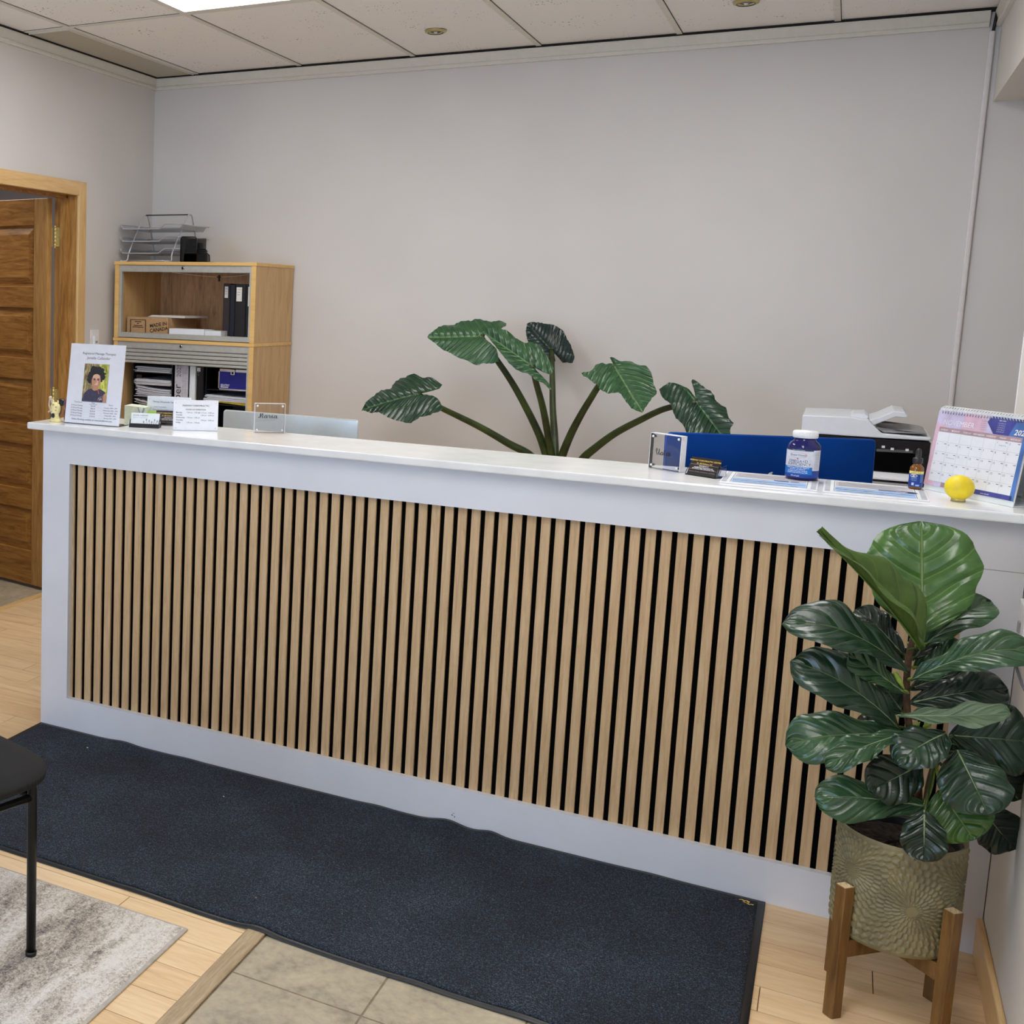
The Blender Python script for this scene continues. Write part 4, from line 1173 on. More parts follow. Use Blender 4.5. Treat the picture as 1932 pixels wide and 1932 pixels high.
# upright acrylic blocks
def block(name, label, a, b, h, th, opaque, group=None, lean=0.0, bolts=True):
    a = V(a); b = V(b); a.z = b.z = ZK
    u = (b - a).normalized(); back = V((-u.y, u.x, 0)); w = (b - a).length
    vv = V((0, 0, 1)) * math.cos(lean) + back * math.sin(lean)
    F = frame(a + V((0, 0, .0004)), u, vv)
    r = thing(name, label, 'sign', a, group=group)
    if opaque:
        mb = MB(F); mb.box(.0006, w - .0006, .0006, h - .0006, -.0014, 0, M['paper']); mb.build('print_sheet', r)
        mb = MB(F); mb.rbox(0, w, 0, h, -th, -.0018, M['acrylic_edge'], .001, 1); mb.build('block', r)
    else:
        mb = MB(F); mb.rbox(0, w, 0, h, -th, 0, M['acrylic'], .0012, 2); mb.build('block', r, label='clear acrylic block')
        e = .0022
        mb = MB(F)
        for q in ((0, w, h - e * .6, h + .0004), ): mb.box(q[0], q[1], q[2], q[3], -th, 0, M['acrylic_edge'])
        for x in (-.0004, w - e * .6 ): mb.box(x, x + e * .6 + .0004, 0, h, -th, 0, M['acrylic_edge'])
        mb.build('polished_edge', r, label='frosted bright edges')
    if bolts:
        for x in (.009, w - .009):
            for y in (.009, h - .009):
                mb = MB(F); mb.cyl((x, y, -th * .5 if opaque else -th * .8), (x, y, .0012), .0036 if not opaque else .0022, M['white_plastic'] if not opaque else M['label_grey'], 14); mb.build('magnet', r)
    return r, F, w
r, F, w = block('hours_sign', 'small white hours sign with five weekday rows', on(326, 811.7), on(410.8, 813.4), .1035, .012, True)
mb = MB(F); h = .1035
put_text(mb, 'FAIRWAY CHIROPRACTIC', w * .5, h * .80, .0078, M['ink'], bold=.012); put_text(mb, 'HOURS OF OPERATION', w * .5, h * .675, .0064, M['ink'], bold=.012)
rows = [('Monday:', '7:30 am - 1:00 pm', '&  2:15 pm - 6:00 pm'), ('Tuesday:', '', '2:00 pm - 6:00 pm'), ('Wednesday:', '7:30 am - 1:00 pm', ''), ('Thursday:', '', '2:00 pm - 6:00 pm'), ('Friday:', '7:30 am - 1:00 pm', '')]
for k, (d_, m_, n_) in enumerate(rows):
    y = h * (.575 - .083 * k)
    put_text(mb, d_, w * .06, y, .0064, M['ink'], align='LEFT', bold=.008)
    if m_: put_text(mb, m_, w * .30, y, .0062, M['ink'], align='LEFT')
    if n_: put_text(mb, n_, w * .91, y, .0062, M['ink'], align='RIGHT')
mb.build('lettering', r)
a2 = at(278, 747, 1, .225); b2 = at(361, 751, 1, .262); h = a2.z - ZK
r, F, w = block('fee_sign', 'white fee sign partly hidden behind the hours sign', a2, b2, h, .012, True)
mb = MB(F)
put_text(mb, 'Fairway Chiropractic Centre', w * .40, h * .78, .0074, M['ink'], bold=.008)
for k, s_ in enumerate(('Initial Consultation', 'Follow Up Adjustment', '$50.00')): put_text(mb, s_, w * .30, h * (.60 - .115 * k), .0062, M['ink_grey'])
put_text(mb, '$45.00', w * .44, h * .13, .006, M['ink_grey'])
mb.build('lettering', r)
r, F, w = block('name_sign', 'thin clear acrylic name block in front of the silver screen', on(479.3, 816.3), on(536.6, 817.3), .1005, .010, False, 'clear acrylic name blocks')
mb = MB(F); sx = w * .155; ox, oy = w * .13, .050; sy = .0165; K = M['ink']
for st in ([(0, .25), (.12, .05), (.3, .5), (.42, 1.0), (.46, .7), (.42, .05)], [(.42, .1), (.62, .6), (.82, 1.0), (.86, .6), (.84, .1), (.96, .04), (1.1, .2)],
           [(1.75, .5), (1.5, .55), (1.28, .25), (1.42, .02), (1.66, .25), (1.8, .55), (1.74, .1), (1.9, .05), (2.05, .3)], [(2.05, .3), (2.15, .6), (2.3, .52), (2.42, .48), (2.38, .15), (2.52, .05), (2.72, .3)],
           [(2.72, .3), (2.9, .58), (2.86, .12), (3.0, .04), (3.2, .25)], [(3.78, .5), (3.5, .55), (3.3, .25), (3.42, .02), (3.66, .25), (3.82, .55), (3.76, .1), (3.92, .04), (4.15, .18)], [(2.98, .86), (3.04, .9)]):
    stroke(mb, st, .0021, K, sx, sy, ox, oy, n=.0006)
mb.build('lettering', r)
r, F, w = block('name_sign', 'thick clear acrylic name block in front of the blue screen', on(1223.2, 881.8), on(1281.3, 891.5), .1005, .022, False, 'clear acrylic name blocks')
mb = MB(F); sx = w * .165; ox, oy = w * .2, .040; sy = .0185
for st in ([(0, .55), (.1, .95), (.28, .9), (.22, .4), (.4, .05), (.62, .5), (.72, .95), (.68, .3), (.8, .05), (1.0, .3)], [(1.4, .45), (1.2, .5), (1.05, .25), (1.15, .02), (1.36, .2), (1.46, .5), (1.42, .1), (1.55, .05)],
           [(1.55, .1), (1.75, .6), (1.84, .95), (1.78, .3), (1.85, .03), (2.02, .12)], [(1.55, .72), (1.9, .74), (2.15, .72)], [(2.02, .15), (2.2, .5), (2.18, .1), (2.3, .04)],
           [(2.3, .1), (2.52, .35), (2.48, .55), (2.36, .35), (2.42, .05), (2.64, .1)], [(2.64, .12), (2.84, .36), (2.8, .54), (2.68, .34), (2.74, .04), (3.02, .2)], [(2.3, .72), (2.7, .74)]):
    stroke(mb, st, .0021, K, sx, sy, ox, oy, n=.0006)
mb.build('lettering', r)

# business card holders
def card_holder(name, label, a, b, frame_mat, card_mat, n, writer, lean=.42, hold=.026, dep=.03):
    a = V(a); b = V(b); a.z = b.z = ZK; u = (b - a).normalized(); back = V((-u.y, u.x, 0)); w = (b - a).length
    vv = V((0, 0, 1)) * math.cos(lean) + back * math.sin(lean)
    r = thing(name, label, 'card holder', a)
    c0 = a + back * .004 + V((0, 0, .003))
    mb = MB()
    def side(x):
        p = a + u * x
        mb.prism([p, p + back * (dep + .012), p + back * (dep + .014) + V((0, 0, .034)), p + back * .014 + V((0, 0, hold)), p + V((0, 0, .005))], u * .0022, frame_mat)
    side(-.0016); side(w - .0006)
    mb.prism([a - u * .001, a + u * (w + .001), a + u * (w + .001) + back * (dep + .012), a - u * .001 + back * (dep + .012)], (0, 0, .0026), frame_mat)
    F2 = frame(a + V((0, 0, .003)), u, vv); mb.T = F2; mb.box(0, w, 0, hold * .42, 0.0006, .003, frame_mat); mb.box(0, w, 0, .036, -.016, -.0135, frame_mat); mb.T = None
    mb.build('holder', r)
    F = frame(c0, u, vv)
    for k in range(n):
        mb = MB(F); d = -.0010 * (n - 1 - k); mb.box(.001, w - .001, 0, .0505, d - .0009, d - .0002, card_mat[k % len(card_mat)]); c = mb.build('card', r)
    mb = MB(F); writer(mb, w, .0505); mb.build('lettering', r)
    return r
def wr_white(mb, w, h):
    put_text(mb, 'Janielle Callender', w * .08, h * .78, .0076, M['ink_grey'], align='LEFT', shear=.15); put_text(mb, 'Registered Massage Therapist', w * .08, h * .64, .0042, M['ink_soft'], align='LEFT')
    for k in range(7):
        x = w * (.58 + .055 * k); stroke(mb, [(x, h * .04), (x + .004 * (k - 3) * .5, h * (.16 + .05 * (k % 3))), (x + .008 * (k - 3) * .5, h * (.34 + .08 * ((k * 2) % 3)))], .0022, M['ink_soft'])
        disc(mb, x + .008 * (k - 3) * .5, h * (.36 + .08 * ((k * 2) % 3)), .0022, M['ink_soft'], .0042)
    put_text(mb, '204 555', w * .1, h * .10, .0042, M['ink_soft'], align='LEFT')
def wr_dark(mb, w, h):
    put_text(mb, 'FAIRWAY CHIROPRACTIC CENTRE', w * .5, h * .78, .0058, M['gold_ink'], bold=.02); put_text(mb, 'Dr. Bill Dickson, DC', w * .5, h * .62, .0055, M['gold_ink'], bold=.02)
    quad(mb, w * .03, w * .97, h * .575, h * .59, M['mauve']); quad(mb, w * .03, w * .97, h * .30, h * .315, M['mauve'])
    put_text(mb, '204-254-4111', w * .5, h * .48, .0050, M['white_ink'], bold=.02); put_text(mb, 'info@fairwaychiropractic.com', w * .5, h * .40, .0046, M['white_ink'], bold=.02)
    put_text(mb, '200 Fairway Plaza, Chiropractic Way', w * .5, h * .33, .0044, M['white_ink'], bold=.02)
    put_text(mb, 'Massage Therapy  Acupuncture  Orthotics', w * .5, h * .15, .0044, M['mauve'], bold=.01)
card_holder('card_holder', 'black card holder with white floral business cards', on(244.2, 806), on(298.5, 808.6), M['black'], [M['card_white']], 6, wr_white)
a = on(276, 803); card_holder('card_holder', 'clear holder with black cards behind the black card holder', a + V((.02, .028, 0)), a + V((.103, .062, 0)), M['acrylic'], [M['card_black']], 5, wr_dark, lean=.2)
card_holder('card_holder', 'clear holder with black and gold cards before the blue screen', on(1293.6, 895), on(1348.5, 903.5), M['acrylic'], [M['card_black']], 8, wr_dark, lean=.40, dep=.036)

# brochures and clutter behind the sign
p = at(232, 803, 2, ZK)
mb = MB(); x0, y0 = .285, .165
r = thing('gift_box', 'small pale folded paper box right behind the portrait sign', 'box', (x0, y0, ZK))
mb.prism([(x0 - .05, y0, ZK + .0004), (x0 + .028, y0 + .012, ZK + .0004), (x0 + .028, y0 + .012, ZK + .060), (x0 - .05, y0, ZK + .064)], (-.012, .07, 0), M['mint'])
mb.build('carton', r)
mb = MB(); F = frame((x0 - .05, y0 - .0004, ZK), (V((.078, .012, 0))), (0, 0, 1)); mb.T = F
mb.add([(.055, .002, .0006), (.062, .002, .0006), (.079, .058, .0006), (.074, .061, .0006)], [(0, 1, 2, 3)], M['ink_soft']); mb.add([(.05, .06, .0006), (.054, .06, .0006), (.077, .004, .0006), (.074, .003, .0006)], [(0, 1, 2, 3)], M['ink_soft']); mb.build('fold', r)
r = thing('brochure_stack', 'low stack of colourful brochures behind the black card holder', 'brochures', (.30, .25, ZK))
zz = ZK + .0004; bx0 = at(244, 775, 1, .2).x; bx1 = at(277, 775, 1, .2).x
for k, mm in enumerate(('mint', 'paper', 'ink_grey', 'paper2', 'red_paper', 'paper', 'tan', 'lime', 'mint', 'red_paper', 'paper')):
    mb = MB(); o = .003 * ((k * 5) % 3); mb.box(bx0 + o, bx1 - o, 0.243 + o, .288, zz, zz + .0042, M[mm]); mb.build('brochure', r); zz += .0045
mb = MB(); mb.prism([(.295, .195, ZK + .0004), (.345, .213, ZK + .0004), (.345, .216, ZK + .046), (.295, .198, ZK + .046)], (-.001, .0025, 0), M['lime'])
solo('lime_card', mb, 'bright lime green card standing behind the white business cards', 'card')
mb = MB(); x = .42
mb.prism([(.56, .262, .7415), (.72, .262, .7415), (.72, .262, 1.118), (.56, .262, 1.112)], (.02, .10, 0), M['cardboard']) if False else None

# small animal figurine, tiny doll and dark red jar at the left end
c = on(104.5, 795.5); k = 1.0
r = thing('figurine', 'pale yellow spotted animal figurine at the left end of the counter', 'figurine', (c.x, c.y, ZK))
mb = MB(); mb.lathe([(.0005, 0), (.021, 0), (.0225, .004), (.019, .009), (.014, .016), (.0125, .024), (.013, .03), (.0005, .034)], (c.x, c.y, ZK), M['cream'], 26); mb.build('body', r)
mb = MB(); mb.sphere((c.x, c.y, ZK + .047), .0195, M['cream'], .017, .0235); mb.build('head', r)
mb = MB()
for s in (-1, 1): mb.tube([(c.x + s * .008, c.y, ZK + .064), (c.x + s * .011, c.y, ZK + .072), (c.x + s * .010, c.y, ZK + .077)], [.004, .0035, .002], M['cream'], 10)
mb.build('ear', r)
mb = MB()
mb.sphere((c.x, c.y - .0145, ZK + .023), .0068, M['ink'], .003, .0085)
for dx, dz, q in ((-.012, .05, .0035), (.011, .042, .003), (.0, .062, .004), (.013, .054, .003), (-.006, .038, .0022)): mb.sphere((c.x + dx * .9, c.y - .0135, ZK + dz), q, M['brass_old'], .003, q)
mb.build('spot', r)
c2 = on(99, 789.5); 
r = thing('plush_toy', 'tiny black and pale plush toy beside the yellow figurine', 'toy', (c2.x, c2.y + .03, ZK))
x, y = c2.x - .016, c2.y + .025
mb = MB(); mb.sphere((x + .01, y + .01, ZK + .030), .019, M['black'], .016, .0295); mb.sphere((x + .03, y + .012, ZK + .058), .018, M['black'], .015, .014); mb.build('body', r)
mb = MB()
for q in ([(x - .006, y - .008, ZK + .075), (x - .009, y - .012, ZK + .05), (x - .002, y - .012, ZK + .028), (x + .006, y - .01, ZK + .012)], [(x - .002, y - .01, ZK + .07), (x + .006, y - .012, ZK + .04), (x - .012, y - .012, ZK + .02)], [(x + .05, y + .004, ZK + .05), (x + .058, y - .004, ZK + .035)], [(x + .008, y - .006, ZK + .06), (x + .004, y - .01, ZK + .07)], [(x + .012, y - .008, ZK + .002), (x + .006, y - .01, ZK + .022)]):
    mb.tube(spline(q, 4), .0032, M['tan'], 8)
mb.sphere((x - .006, y - .008, ZK + .074), .006, M['tan']); mb.build('fringe', r)
r = thing('jar', 'dark red glazed jar partly behind the portrait sign', 'jar', (.055, .075, ZK))
mb = MB(); mb.lathe([(.0005, 0), (.019, 0), (.021, .01), (.022, .03), (.018, .046), (.0195, .056), (.022, .066), (.016, .078), (.0005, .081)], (.058, .078, ZK), M['maroon'], 28); mb.build('body', r)
mb = MB(); mb.box(.046, .12, .105, .112, ZK + .0004, ZK + .090, M['paper']); solo('white_card', mb, 'white card edge peeking out beside the dark red jar', 'card')

# flat acrylic menus
def menu(label, a, w, d, extra):
    r = thing('menu_frame', label, 'menu', (a[0] + w / 2, a[1] + d / 2, ZK), group='flat acrylic menus on the counter')
    x, y = a
    mb = MB(); mb.rbox(x, x + w, y, y + d, ZK + .0002, ZK + .0042, M['acrylic_edge'], .001, 1); mb.build('frame', r)
    F = Matrix.Translation(V((x, y, ZK + .0044)))
    mb = MB(F); quad(mb, .004, w - .004, .004, d - .004, M['card_white'], 0)
    for q in (.004, w - .016): quad(mb, q, q + .012, .004, d - .004, M['line_grey'], .0001)
    mb.build('print_sheet', r)
    mb = MB(F)
    x0, x1 = .024, w - .024
    for q in ((x0, x1, .215, .217), (x0, x1, .118, .121), (x0, x1, .014, .016), (x0, x0 + .0015, .016, .217), (x1 - .0015, x1, .016, .217)): quad(mb, *q, M['ink_grey'], .0002)
    quad(mb, x0 + .004, x1 - .004, .125, .21, M['paper_grey'], .0002)
    quad(mb, x0 + .003, x1 - .003, .018, .058, M['sky_print'], .0002); quad(mb, x0 + .003, x1 - .003, .064, .102, M['sky_print'], .0002)
    quad(mb, x0 + .003, x1 - .003, .058, .063, M['navy_print'], .0003)
    quad(mb, x0 + .10, x0 + .135, .104, .116, M['navy_print'], .0004); quad(mb, x0 + .14, x1 - .02, .106, .114, M['navy_print'], .0004)
    rng = random.Random(int(x * 100))
    for k in range(11):
        yy = .130 + k * .0072; quad(mb, x0 + .01, x1 - .01 - rng.uniform(0, .05), yy, yy + .0022, M['ink_soft'], .0004)
    for k in range(7):
        yy = .022 + k * .0115; xs = x0 + .006
        while xs < x1 - .03: l = rng.uniform(.01, .04); quad(mb, xs, min(xs + l, x1 - .006), yy, yy + .0025, M['navy_print'] if k % 3 == 0 else M['white_ink'], .0005); xs += l + .008
    if extra:
        disc(mb, w * .80, .105, .026, M['navy_print'], .016, .0007); disc(mb, w * .83, .112, .016, M['ink'], .008, .0008); disc(mb, w * .76, .100, .014, M['lilac'], .008, .0008)
    mb.build('lettering', r)
menu('flat acrylic menu under the large blue bottle', (2.185, .024), .228, .228, False)
menu('flat acrylic menu under the dropper bottle, nearer the calendar', (2.425, .020), .229, .235, True)

# supplement bottle
def wrap(mb, c, R, z0, z1, t0, t1, mat, k=20):
    vs = []
    for i in range(k + 1):
        t = t0 + (t1 - t0) * i / k
        for z in (z0, z1): vs.append((c[0] + R * math.sin(t), c[1] - R * math.cos(t), z))
    mb.add(vs, [(2 * i, 2 * i + 2, 2 * i + 3, 2 * i + 1) for i in range(k)], mat, True)
def wrap_text(mb, body, c, R, t, z, size, mat, **kw):
    vs, fs = glyphs(body, size, **kw)
    if fs: mb.add([(c[0] + R * math.sin(t + x / R), c[1] - R * math.cos(t + x / R), z + y) for x, y in vs], fs, mat)
ZM = ZK + .0056
bc = at(1512, 903, 2, ZM); R = .0408
r = thing('supplement_bottle', 'large cobalt blue supplement bottle with a white cap', 'bottle', (bc.x, bc.y, ZM))
C0 = (bc.x, bc.y, ZM)
mb = MB(); mb.lathe([(.0005, 0), (.036, 0), (.0395, .003), (R - .0003, .007), (R - .0003, .082), (.0395, .090), (.034, .099), (.0275, .104), (.0262, .107), (.0262, .112), (.0005, .112)], C0, M['cobalt_glass'], 48); mb.build('body', r)
mb = MB(); mb.lathe([(.0005, .1125), (.0298, .1125), (.0302, .114), (.0302, .128), (.0285, .1305), (.0005, .131)], C0, M['white_plastic'], 48)
for i in range(48):
    t = 2 * PI * i / 48; mb.cyl((bc.x + .0303 * math.cos(t), bc.y + .0303 * math.sin(t), ZM + .1145), (bc.x + .0303 * math.cos(t), bc.y + .0303 * math.sin(t), ZM + .127), .0007, M['white_plastic'], 5)
mb.build('cap', r, label='white ribbed cap')
tf = -.20                                                     # the front of the label
mb = MB(); wrap(mb, C0, R + .0003, ZM + .007, ZM + .016, -1.5, 1.25, M['deep_blue']); wrap(mb, C0, R + .0003, ZM + .016, ZM + .036, -1.5, .62, M['brand_blue']); wrap(mb, C0, R + .0003, ZM + .016, ZM + .027, .62, 1.25, M['deep_blue'])
wrap(mb, C0, R + .0003, ZM + .036, ZM + .079, -1.5, .62, M['label_grey']); wrap(mb, C0, R + .0004, ZM + .027, ZM + .082, .62, 1.25, M['label_grey']); wrap(mb, C0, R + .0003, ZM + .079, ZM + .084, -1.5, .62, M['navy_print']); mb.build('label', r)
mb = MB(); R2 = R + .0007; tt = -.30
wrap_text(mb, 'Innate Choice', C0, R2, tt, ZM + .0655, .0068, M['ink'], shear=.0)
for i in range(40):
    a0, a1 = 2 * PI * i / 40, 2 * PI * (i + 1) / 40; vs = []
    for a_ in (a0, a1):
        for q in (1, .95): vs.append((C0[0] + R2 * math.sin(tt + .0215 * q * math.cos(a_) / R2), C0[1] - R2 * math.cos(tt + .0215 * q * math.cos(a_) / R2), ZM + .0675 + .0078 * q * math.sin(a_)))
    mb.add(vs, [(0, 2, 3, 1)], M['red_ink'])
wrap_text(mb, 'o', C0, R2, tt - .01, ZM + .0565, .008, M['red_ink'], bold=.05)
wrap_text(mb, 'OMEGA+D', C0, R2, tt, ZM + .0475, .0104, M['navy_print']); wrap_text(mb, 'SUFFICIENCY', C0, R2, tt + .06, ZM + .0395, .0104, M['navy_print'])
wrap_text(mb, 'Innately Essential for Life', C0, R2, tt, ZM + .0368, .0032, M['ink'])
for k, s_ in enumerate(('Purified Omega 3 Fish Oil, Vitamin D,', 'Vitamin A, and Vitamin E', 'To support immunity, energy &', 'function at the level of your cells')): wrap_text(mb, s_, C0, R2, tt, ZM + .0322 - .0042 * k, .0040, M['white_ink'], bold=.02)
wrap_text(mb, '180 soft gels', C0, R2, tt - .1, ZM + .0105, .0045, M['white_ink'], bold=.02)
wrap_text(mb, 'Science Nature Better', C0, R2, tt, ZM + .0800, .0036, M['white_ink'])
for k in range(14): wrap(mb, C0, R2, ZM + .031 + k * .0034, ZM + .0318 + k * .0034, .72, 1.1, M['ink_soft'], 6)
mb.build('lettering', r)

# dropper bottle
dc = at(1726, 921.5, 2, ZM); C1 = (dc.x, dc.y, ZM); Rd = .0158
r = thing('dropper_bottle', 'small amber dropper bottle with a blue label and black dropper', 'bottle', C1)
mb = MB(); mb.lathe([(.0005, 0), (.0145, 0), (Rd, .003), (Rd, .050), (.0148, .056), (.0105, .061), (.0088, .0635), (.0088, .069), (.0005, .069)], C1, M['amber_glass'], 36); mb.build('body', r)
mb = MB(); mb.lathe([(.0005, .0665), (.0112, .0665), (.0115, .068), (.0115, .0785), (.0105, .080), (.0068, .0805), (.0066, .094), (.0056, .1005), (.003, .1045), (.0005, .1055)], C1, M['rubber'], 30); mb.build('dropper', r)
mb = MB(); wrap(mb, C1, Rd + .0002, ZM + .006, ZM + .0395, -2, 2, M['deep_blue'], 30); wrap(mb, C1, Rd + .0002, ZM + .0395, ZM + .0465, -2, 2, M['pale_yellow'], 30); mb.build('label', r)
mb = MB(); Rq = Rd + .0005
for i in range(24):
    a0, a1 = 2 * PI * i / 24, 2 * PI * (i + 1) / 24; vs = [(C1[0] + Rq * math.sin(-.42), C1[1] - Rq * math.cos(-.42), ZM + .0345)]
    for a_ in (a0, a1): vs.append((C1[0] + Rq * math.sin(-.42 + .0088 * math.cos(a_) / Rq), C1[1] - Rq * math.cos(-.42 + .0088 * math.cos(a_) / Rq), ZM + .0345 + .0042 * math.sin(a_)))
    mb.add(vs, [(0, 1, 2)], M['label_grey'])
wrap_text(mb, 'Innate Choice', C1, Rq + .0002, -.42, ZM + .0335, .0026, M['ink'])
wrap_text(mb, 'Vitamin D', C1, Rq, -.36, ZM + .0262, .0038, M['sky_print'], bold=.02); wrap_text(mb, 'Sufficiency', C1, Rq, -.36, ZM + .0222, .0034, M['sky_print'], bold=.02)
wrap_text(mb, 'PROBIOTIC DROPS', C1, Rq, -.1, ZM + .0415, .0028, M['ink'])
for k in range(7): wrap(mb, C1, Rq, ZM + .0185 + k * .003, ZM + .0195 + k * .003, .55, 1.0, M['sky_print'], 6)
wrap(mb, C1, Rq, ZM + .010, ZM + .0165, -.62, -.28, M['label_grey'], 6); wrap(mb, C1, Rq, ZM + .008, ZM + .012, -.05, .5, M['sky_print'], 6)
mb.build('lettering', r)

# yellow ball on a ring
b0 = at(1811, 946, 2, ZK); rb = .0318
r = thing('stress_ball', 'yellow rubber ball resting before the calendar', 'ball', (b0.x, b0.y, ZK))
mb = MB(); mb.sphere((b0.x - .004, b0.y, ZK + .0048 + rb * .93), rb, M['yellow_rubber'], rb, rb * .97, 40, 24); mb.build('ball', r)
mb = MB(); mb.lathe([(.0135, 0), (.0155, 0), (.0155, .0075), (.0145, .0085), (.0135, .0075)], (b0.x - .004, b0.y, ZK + .0002), M['brass_old'], 24, cap=False); mb.build('stand_ring', r)

# desk calendar
a = on(1742, 922.5); b = on(1910.5, 957.6); a.z = b.z = ZK; u = (b - a).normalized(); back = V((-u.y, u.x, 0)); cw_ = (b - a).length
lean = math.radians(7); vv = V((0, 0, 1)) * math.cos(lean) + back * math.sin(lean); chh = .2165
F = frame(a + V((0, 0, .0004)), u, vv)
r = thing('desk_calendar', 'spiral desk calendar opened at November on the right end of the counter', 'calendar', a)
mb = MB(F); mb.box(0, cw_, 0, chh, -.003, 0, M['card_white']); mb.T = None
tp = a + vv * chh; bb = a + back * .135
mb.prism([a + V((0, 0, .0006)), a + u * cw_ + V((0, 0, .0006)), a + u * cw_ + bb - a + V((0, 0, .0006)), bb + V((0, 0, .0006))], (0, 0, .002), M['card_white'])
F3 = frame(bb + V((0, 0, .002)), u, tp - bb); L3 = (tp - bb).length; mb.T = F3; mb.box(0, cw_, 0, L3 - .004, -.002, 0, M['card_white']); mb.T = None
mb.build('easel', r)
W_, H_ = cw_, chh
y0 = .014; g0 = .026
mb = MB(F)
for k in range(5): mb.box(.001 * (k % 2), W_ - .0008 * k, y0 - .0006 * (4 - k), H_ - .006, .0003 + .0005 * k, .0007 + .0005 * k, M['cal_paper'])
mb.build('page_block', r)
n0 = .0030
mb = MB(F)
quad(mb, 0, W_, y0, H_ - .006, M['lilac'], n0)
quad(mb, 0, W_ * .12, y0, H_ * .8, M['pink_print'], n0 + .0001); quad(mb, W_ * .3, W_ * .55, H_ * .76, H_ - .006, M['pink_print'], n0 + .0001)
mb.add([(W_ * .60, H_ - .006, n0 + .0002), (W_ * .56, H_ * .90, n0 + .0002), (W_ * .66, H_ * .75, n0 + .0002), (W_, H_ * .75, n0 + .0002), (W_, H_ - .006, n0 + .0002)], [(0, 1, 2, 3, 4)], M['indigo_print'])
mb.add([(W_ * .80, H_ * .75, n0 + .0003), (W_, H_ * .75, n0 + .0003), (W_, H_ * .95, n0 + .0003), (W_ * .86, H_ * .93, n0 + .0003)], [(0, 1, 2, 3)], M['blue_print'])
quad(mb, W_ * .955, W_, y0, H_ * .8, M['blue_print'], n0 + .0002); quad(mb, W_ * .5, W_ * .98, y0, y0 + .012, M['indigo_print'], n0 + .0002); quad(mb, W_ * .2, W_ * .45, y0, y0 + .012, M['mauve'], n0 + .0002)
for i in range(30): quad(mb, W_ * .045 + W_ * .91 * i / 29 - .0012, W_ * .045 + W_ * .91 * i / 29 + .0012, H_ - .0145, H_ - .0085, M['ink_grey'], n0 + .0004)
mb.build('cover_art', r, label='lilac and blue printed border')
mb = MB(F)
gx0, gx1, gy0, gy1 = W_ * .045, W_ * .958, g0, H_ * .715
quad(mb, gx0, gx1, gy0, gy1, M['cal_paper'], n0 + .0005); quad(mb, gx0, gx1, gy1, gy1 + .0125, M['mauve'], n0 + .0005)
cwid = (gx1 - gx0) / 7; chgt = (gy1 - gy0) / 5
for i in range(1, 7): quad(mb, gx0 + i * cwid, gx0 + i * cwid + .0005, gy0, gy1, M['line_grey'], n0 + .0007)
for j in range(1, 5): quad(mb, gx0, gx1, gy0 + j * chgt, gy0 + j * chgt + .0005, M['line_grey'], n0 + .0007)
for i, d_ in enumerate(('SUNDAY', 'MONDAY', 'TUESDAY', 'WEDNESDAY', 'THURSDAY', 'FRIDAY', 'SATURDAY')): put_text(mb, d_, gx0 + (i + .5) * cwid, gy1 + .0038, .0058, M['white_ink'], n=n0 + .0009, bold=.01)
for d_ in range(1, 31):
    k = d_ + 4; i, j = k % 7, k // 7
    put_text(mb, str(d_), gx0 + i * cwid + .003, gy1 - j * chgt - .0085, .0072, M['ink_grey'], n=n0 + .0009, align='LEFT')
    quad(mb, gx0 + (i + 1) * cwid - .009, gx0 + (i + 1) * cwid - .002, gy1 - j * chgt - .005, gy1 - j * chgt - .0035, M['ink_grey'], n0 + .0009)
put_text(mb, 'Daylight Saving', gx0 + 5 * cwid + .02, gy1 - .0135, .0034, M['ink_grey'], n=n0 + .0009); put_text(mb, 'Remembrance Day', gx0 + 1 * cwid + .018, gy1 - 2 * chgt - .0135, .0034, M['ink_grey'], n=n0 + .0009)
put_text(mb, 'NOVEMBER', W_ * .075, gy1 + .0195, .0185, M['white_ink'], align='LEFT', n=n0 + .0009, shear=.12); put_text(mb, '2024', W_ * .86, gy1 + .017, .019, M['white_ink'], align='LEFT', n=n0 + .0009, shear=.2, bold=.02)
for bx, dk in ((.475, False), (.66, True)):
    put_text(mb, 'OCT 2024' if not dk else 'DEC 2024', W_ * (bx + .06), H_ * .925, .0045, M['white_ink'], n=n0 + .0009, bold=.02)
    for q in range(5): put_text(mb, '1 2 3 4 5 6 7', W_ * (bx + .055), H_ * (.895 - .024 * q), .0042, M['ink_grey'] if not dk else M['white_ink'], n=n0 + .0009)
put_text(mb, 'www.calendar', W_ * .7, y0 + .0035, .0045, M['white_ink'], n=n0 + .0009)
mb.build('lettering', r)
mb = MB(F); nn = 30
for i in range(nn):
    x = W_ * .045 + (W_ * .91) * i / (nn - 1)
    pts = [(x + .0016 * math.sin(t) , H_ - .003 + .0085 * math.sin(t), -.002 + .0095 * math.cos(t)) for t in [2 * PI * q / 16 for q in range(16)]]
    mb.tube(pts, .0011, M['white_plastic'], 6, False, True, True)
mb.build('spiral_binding', r)
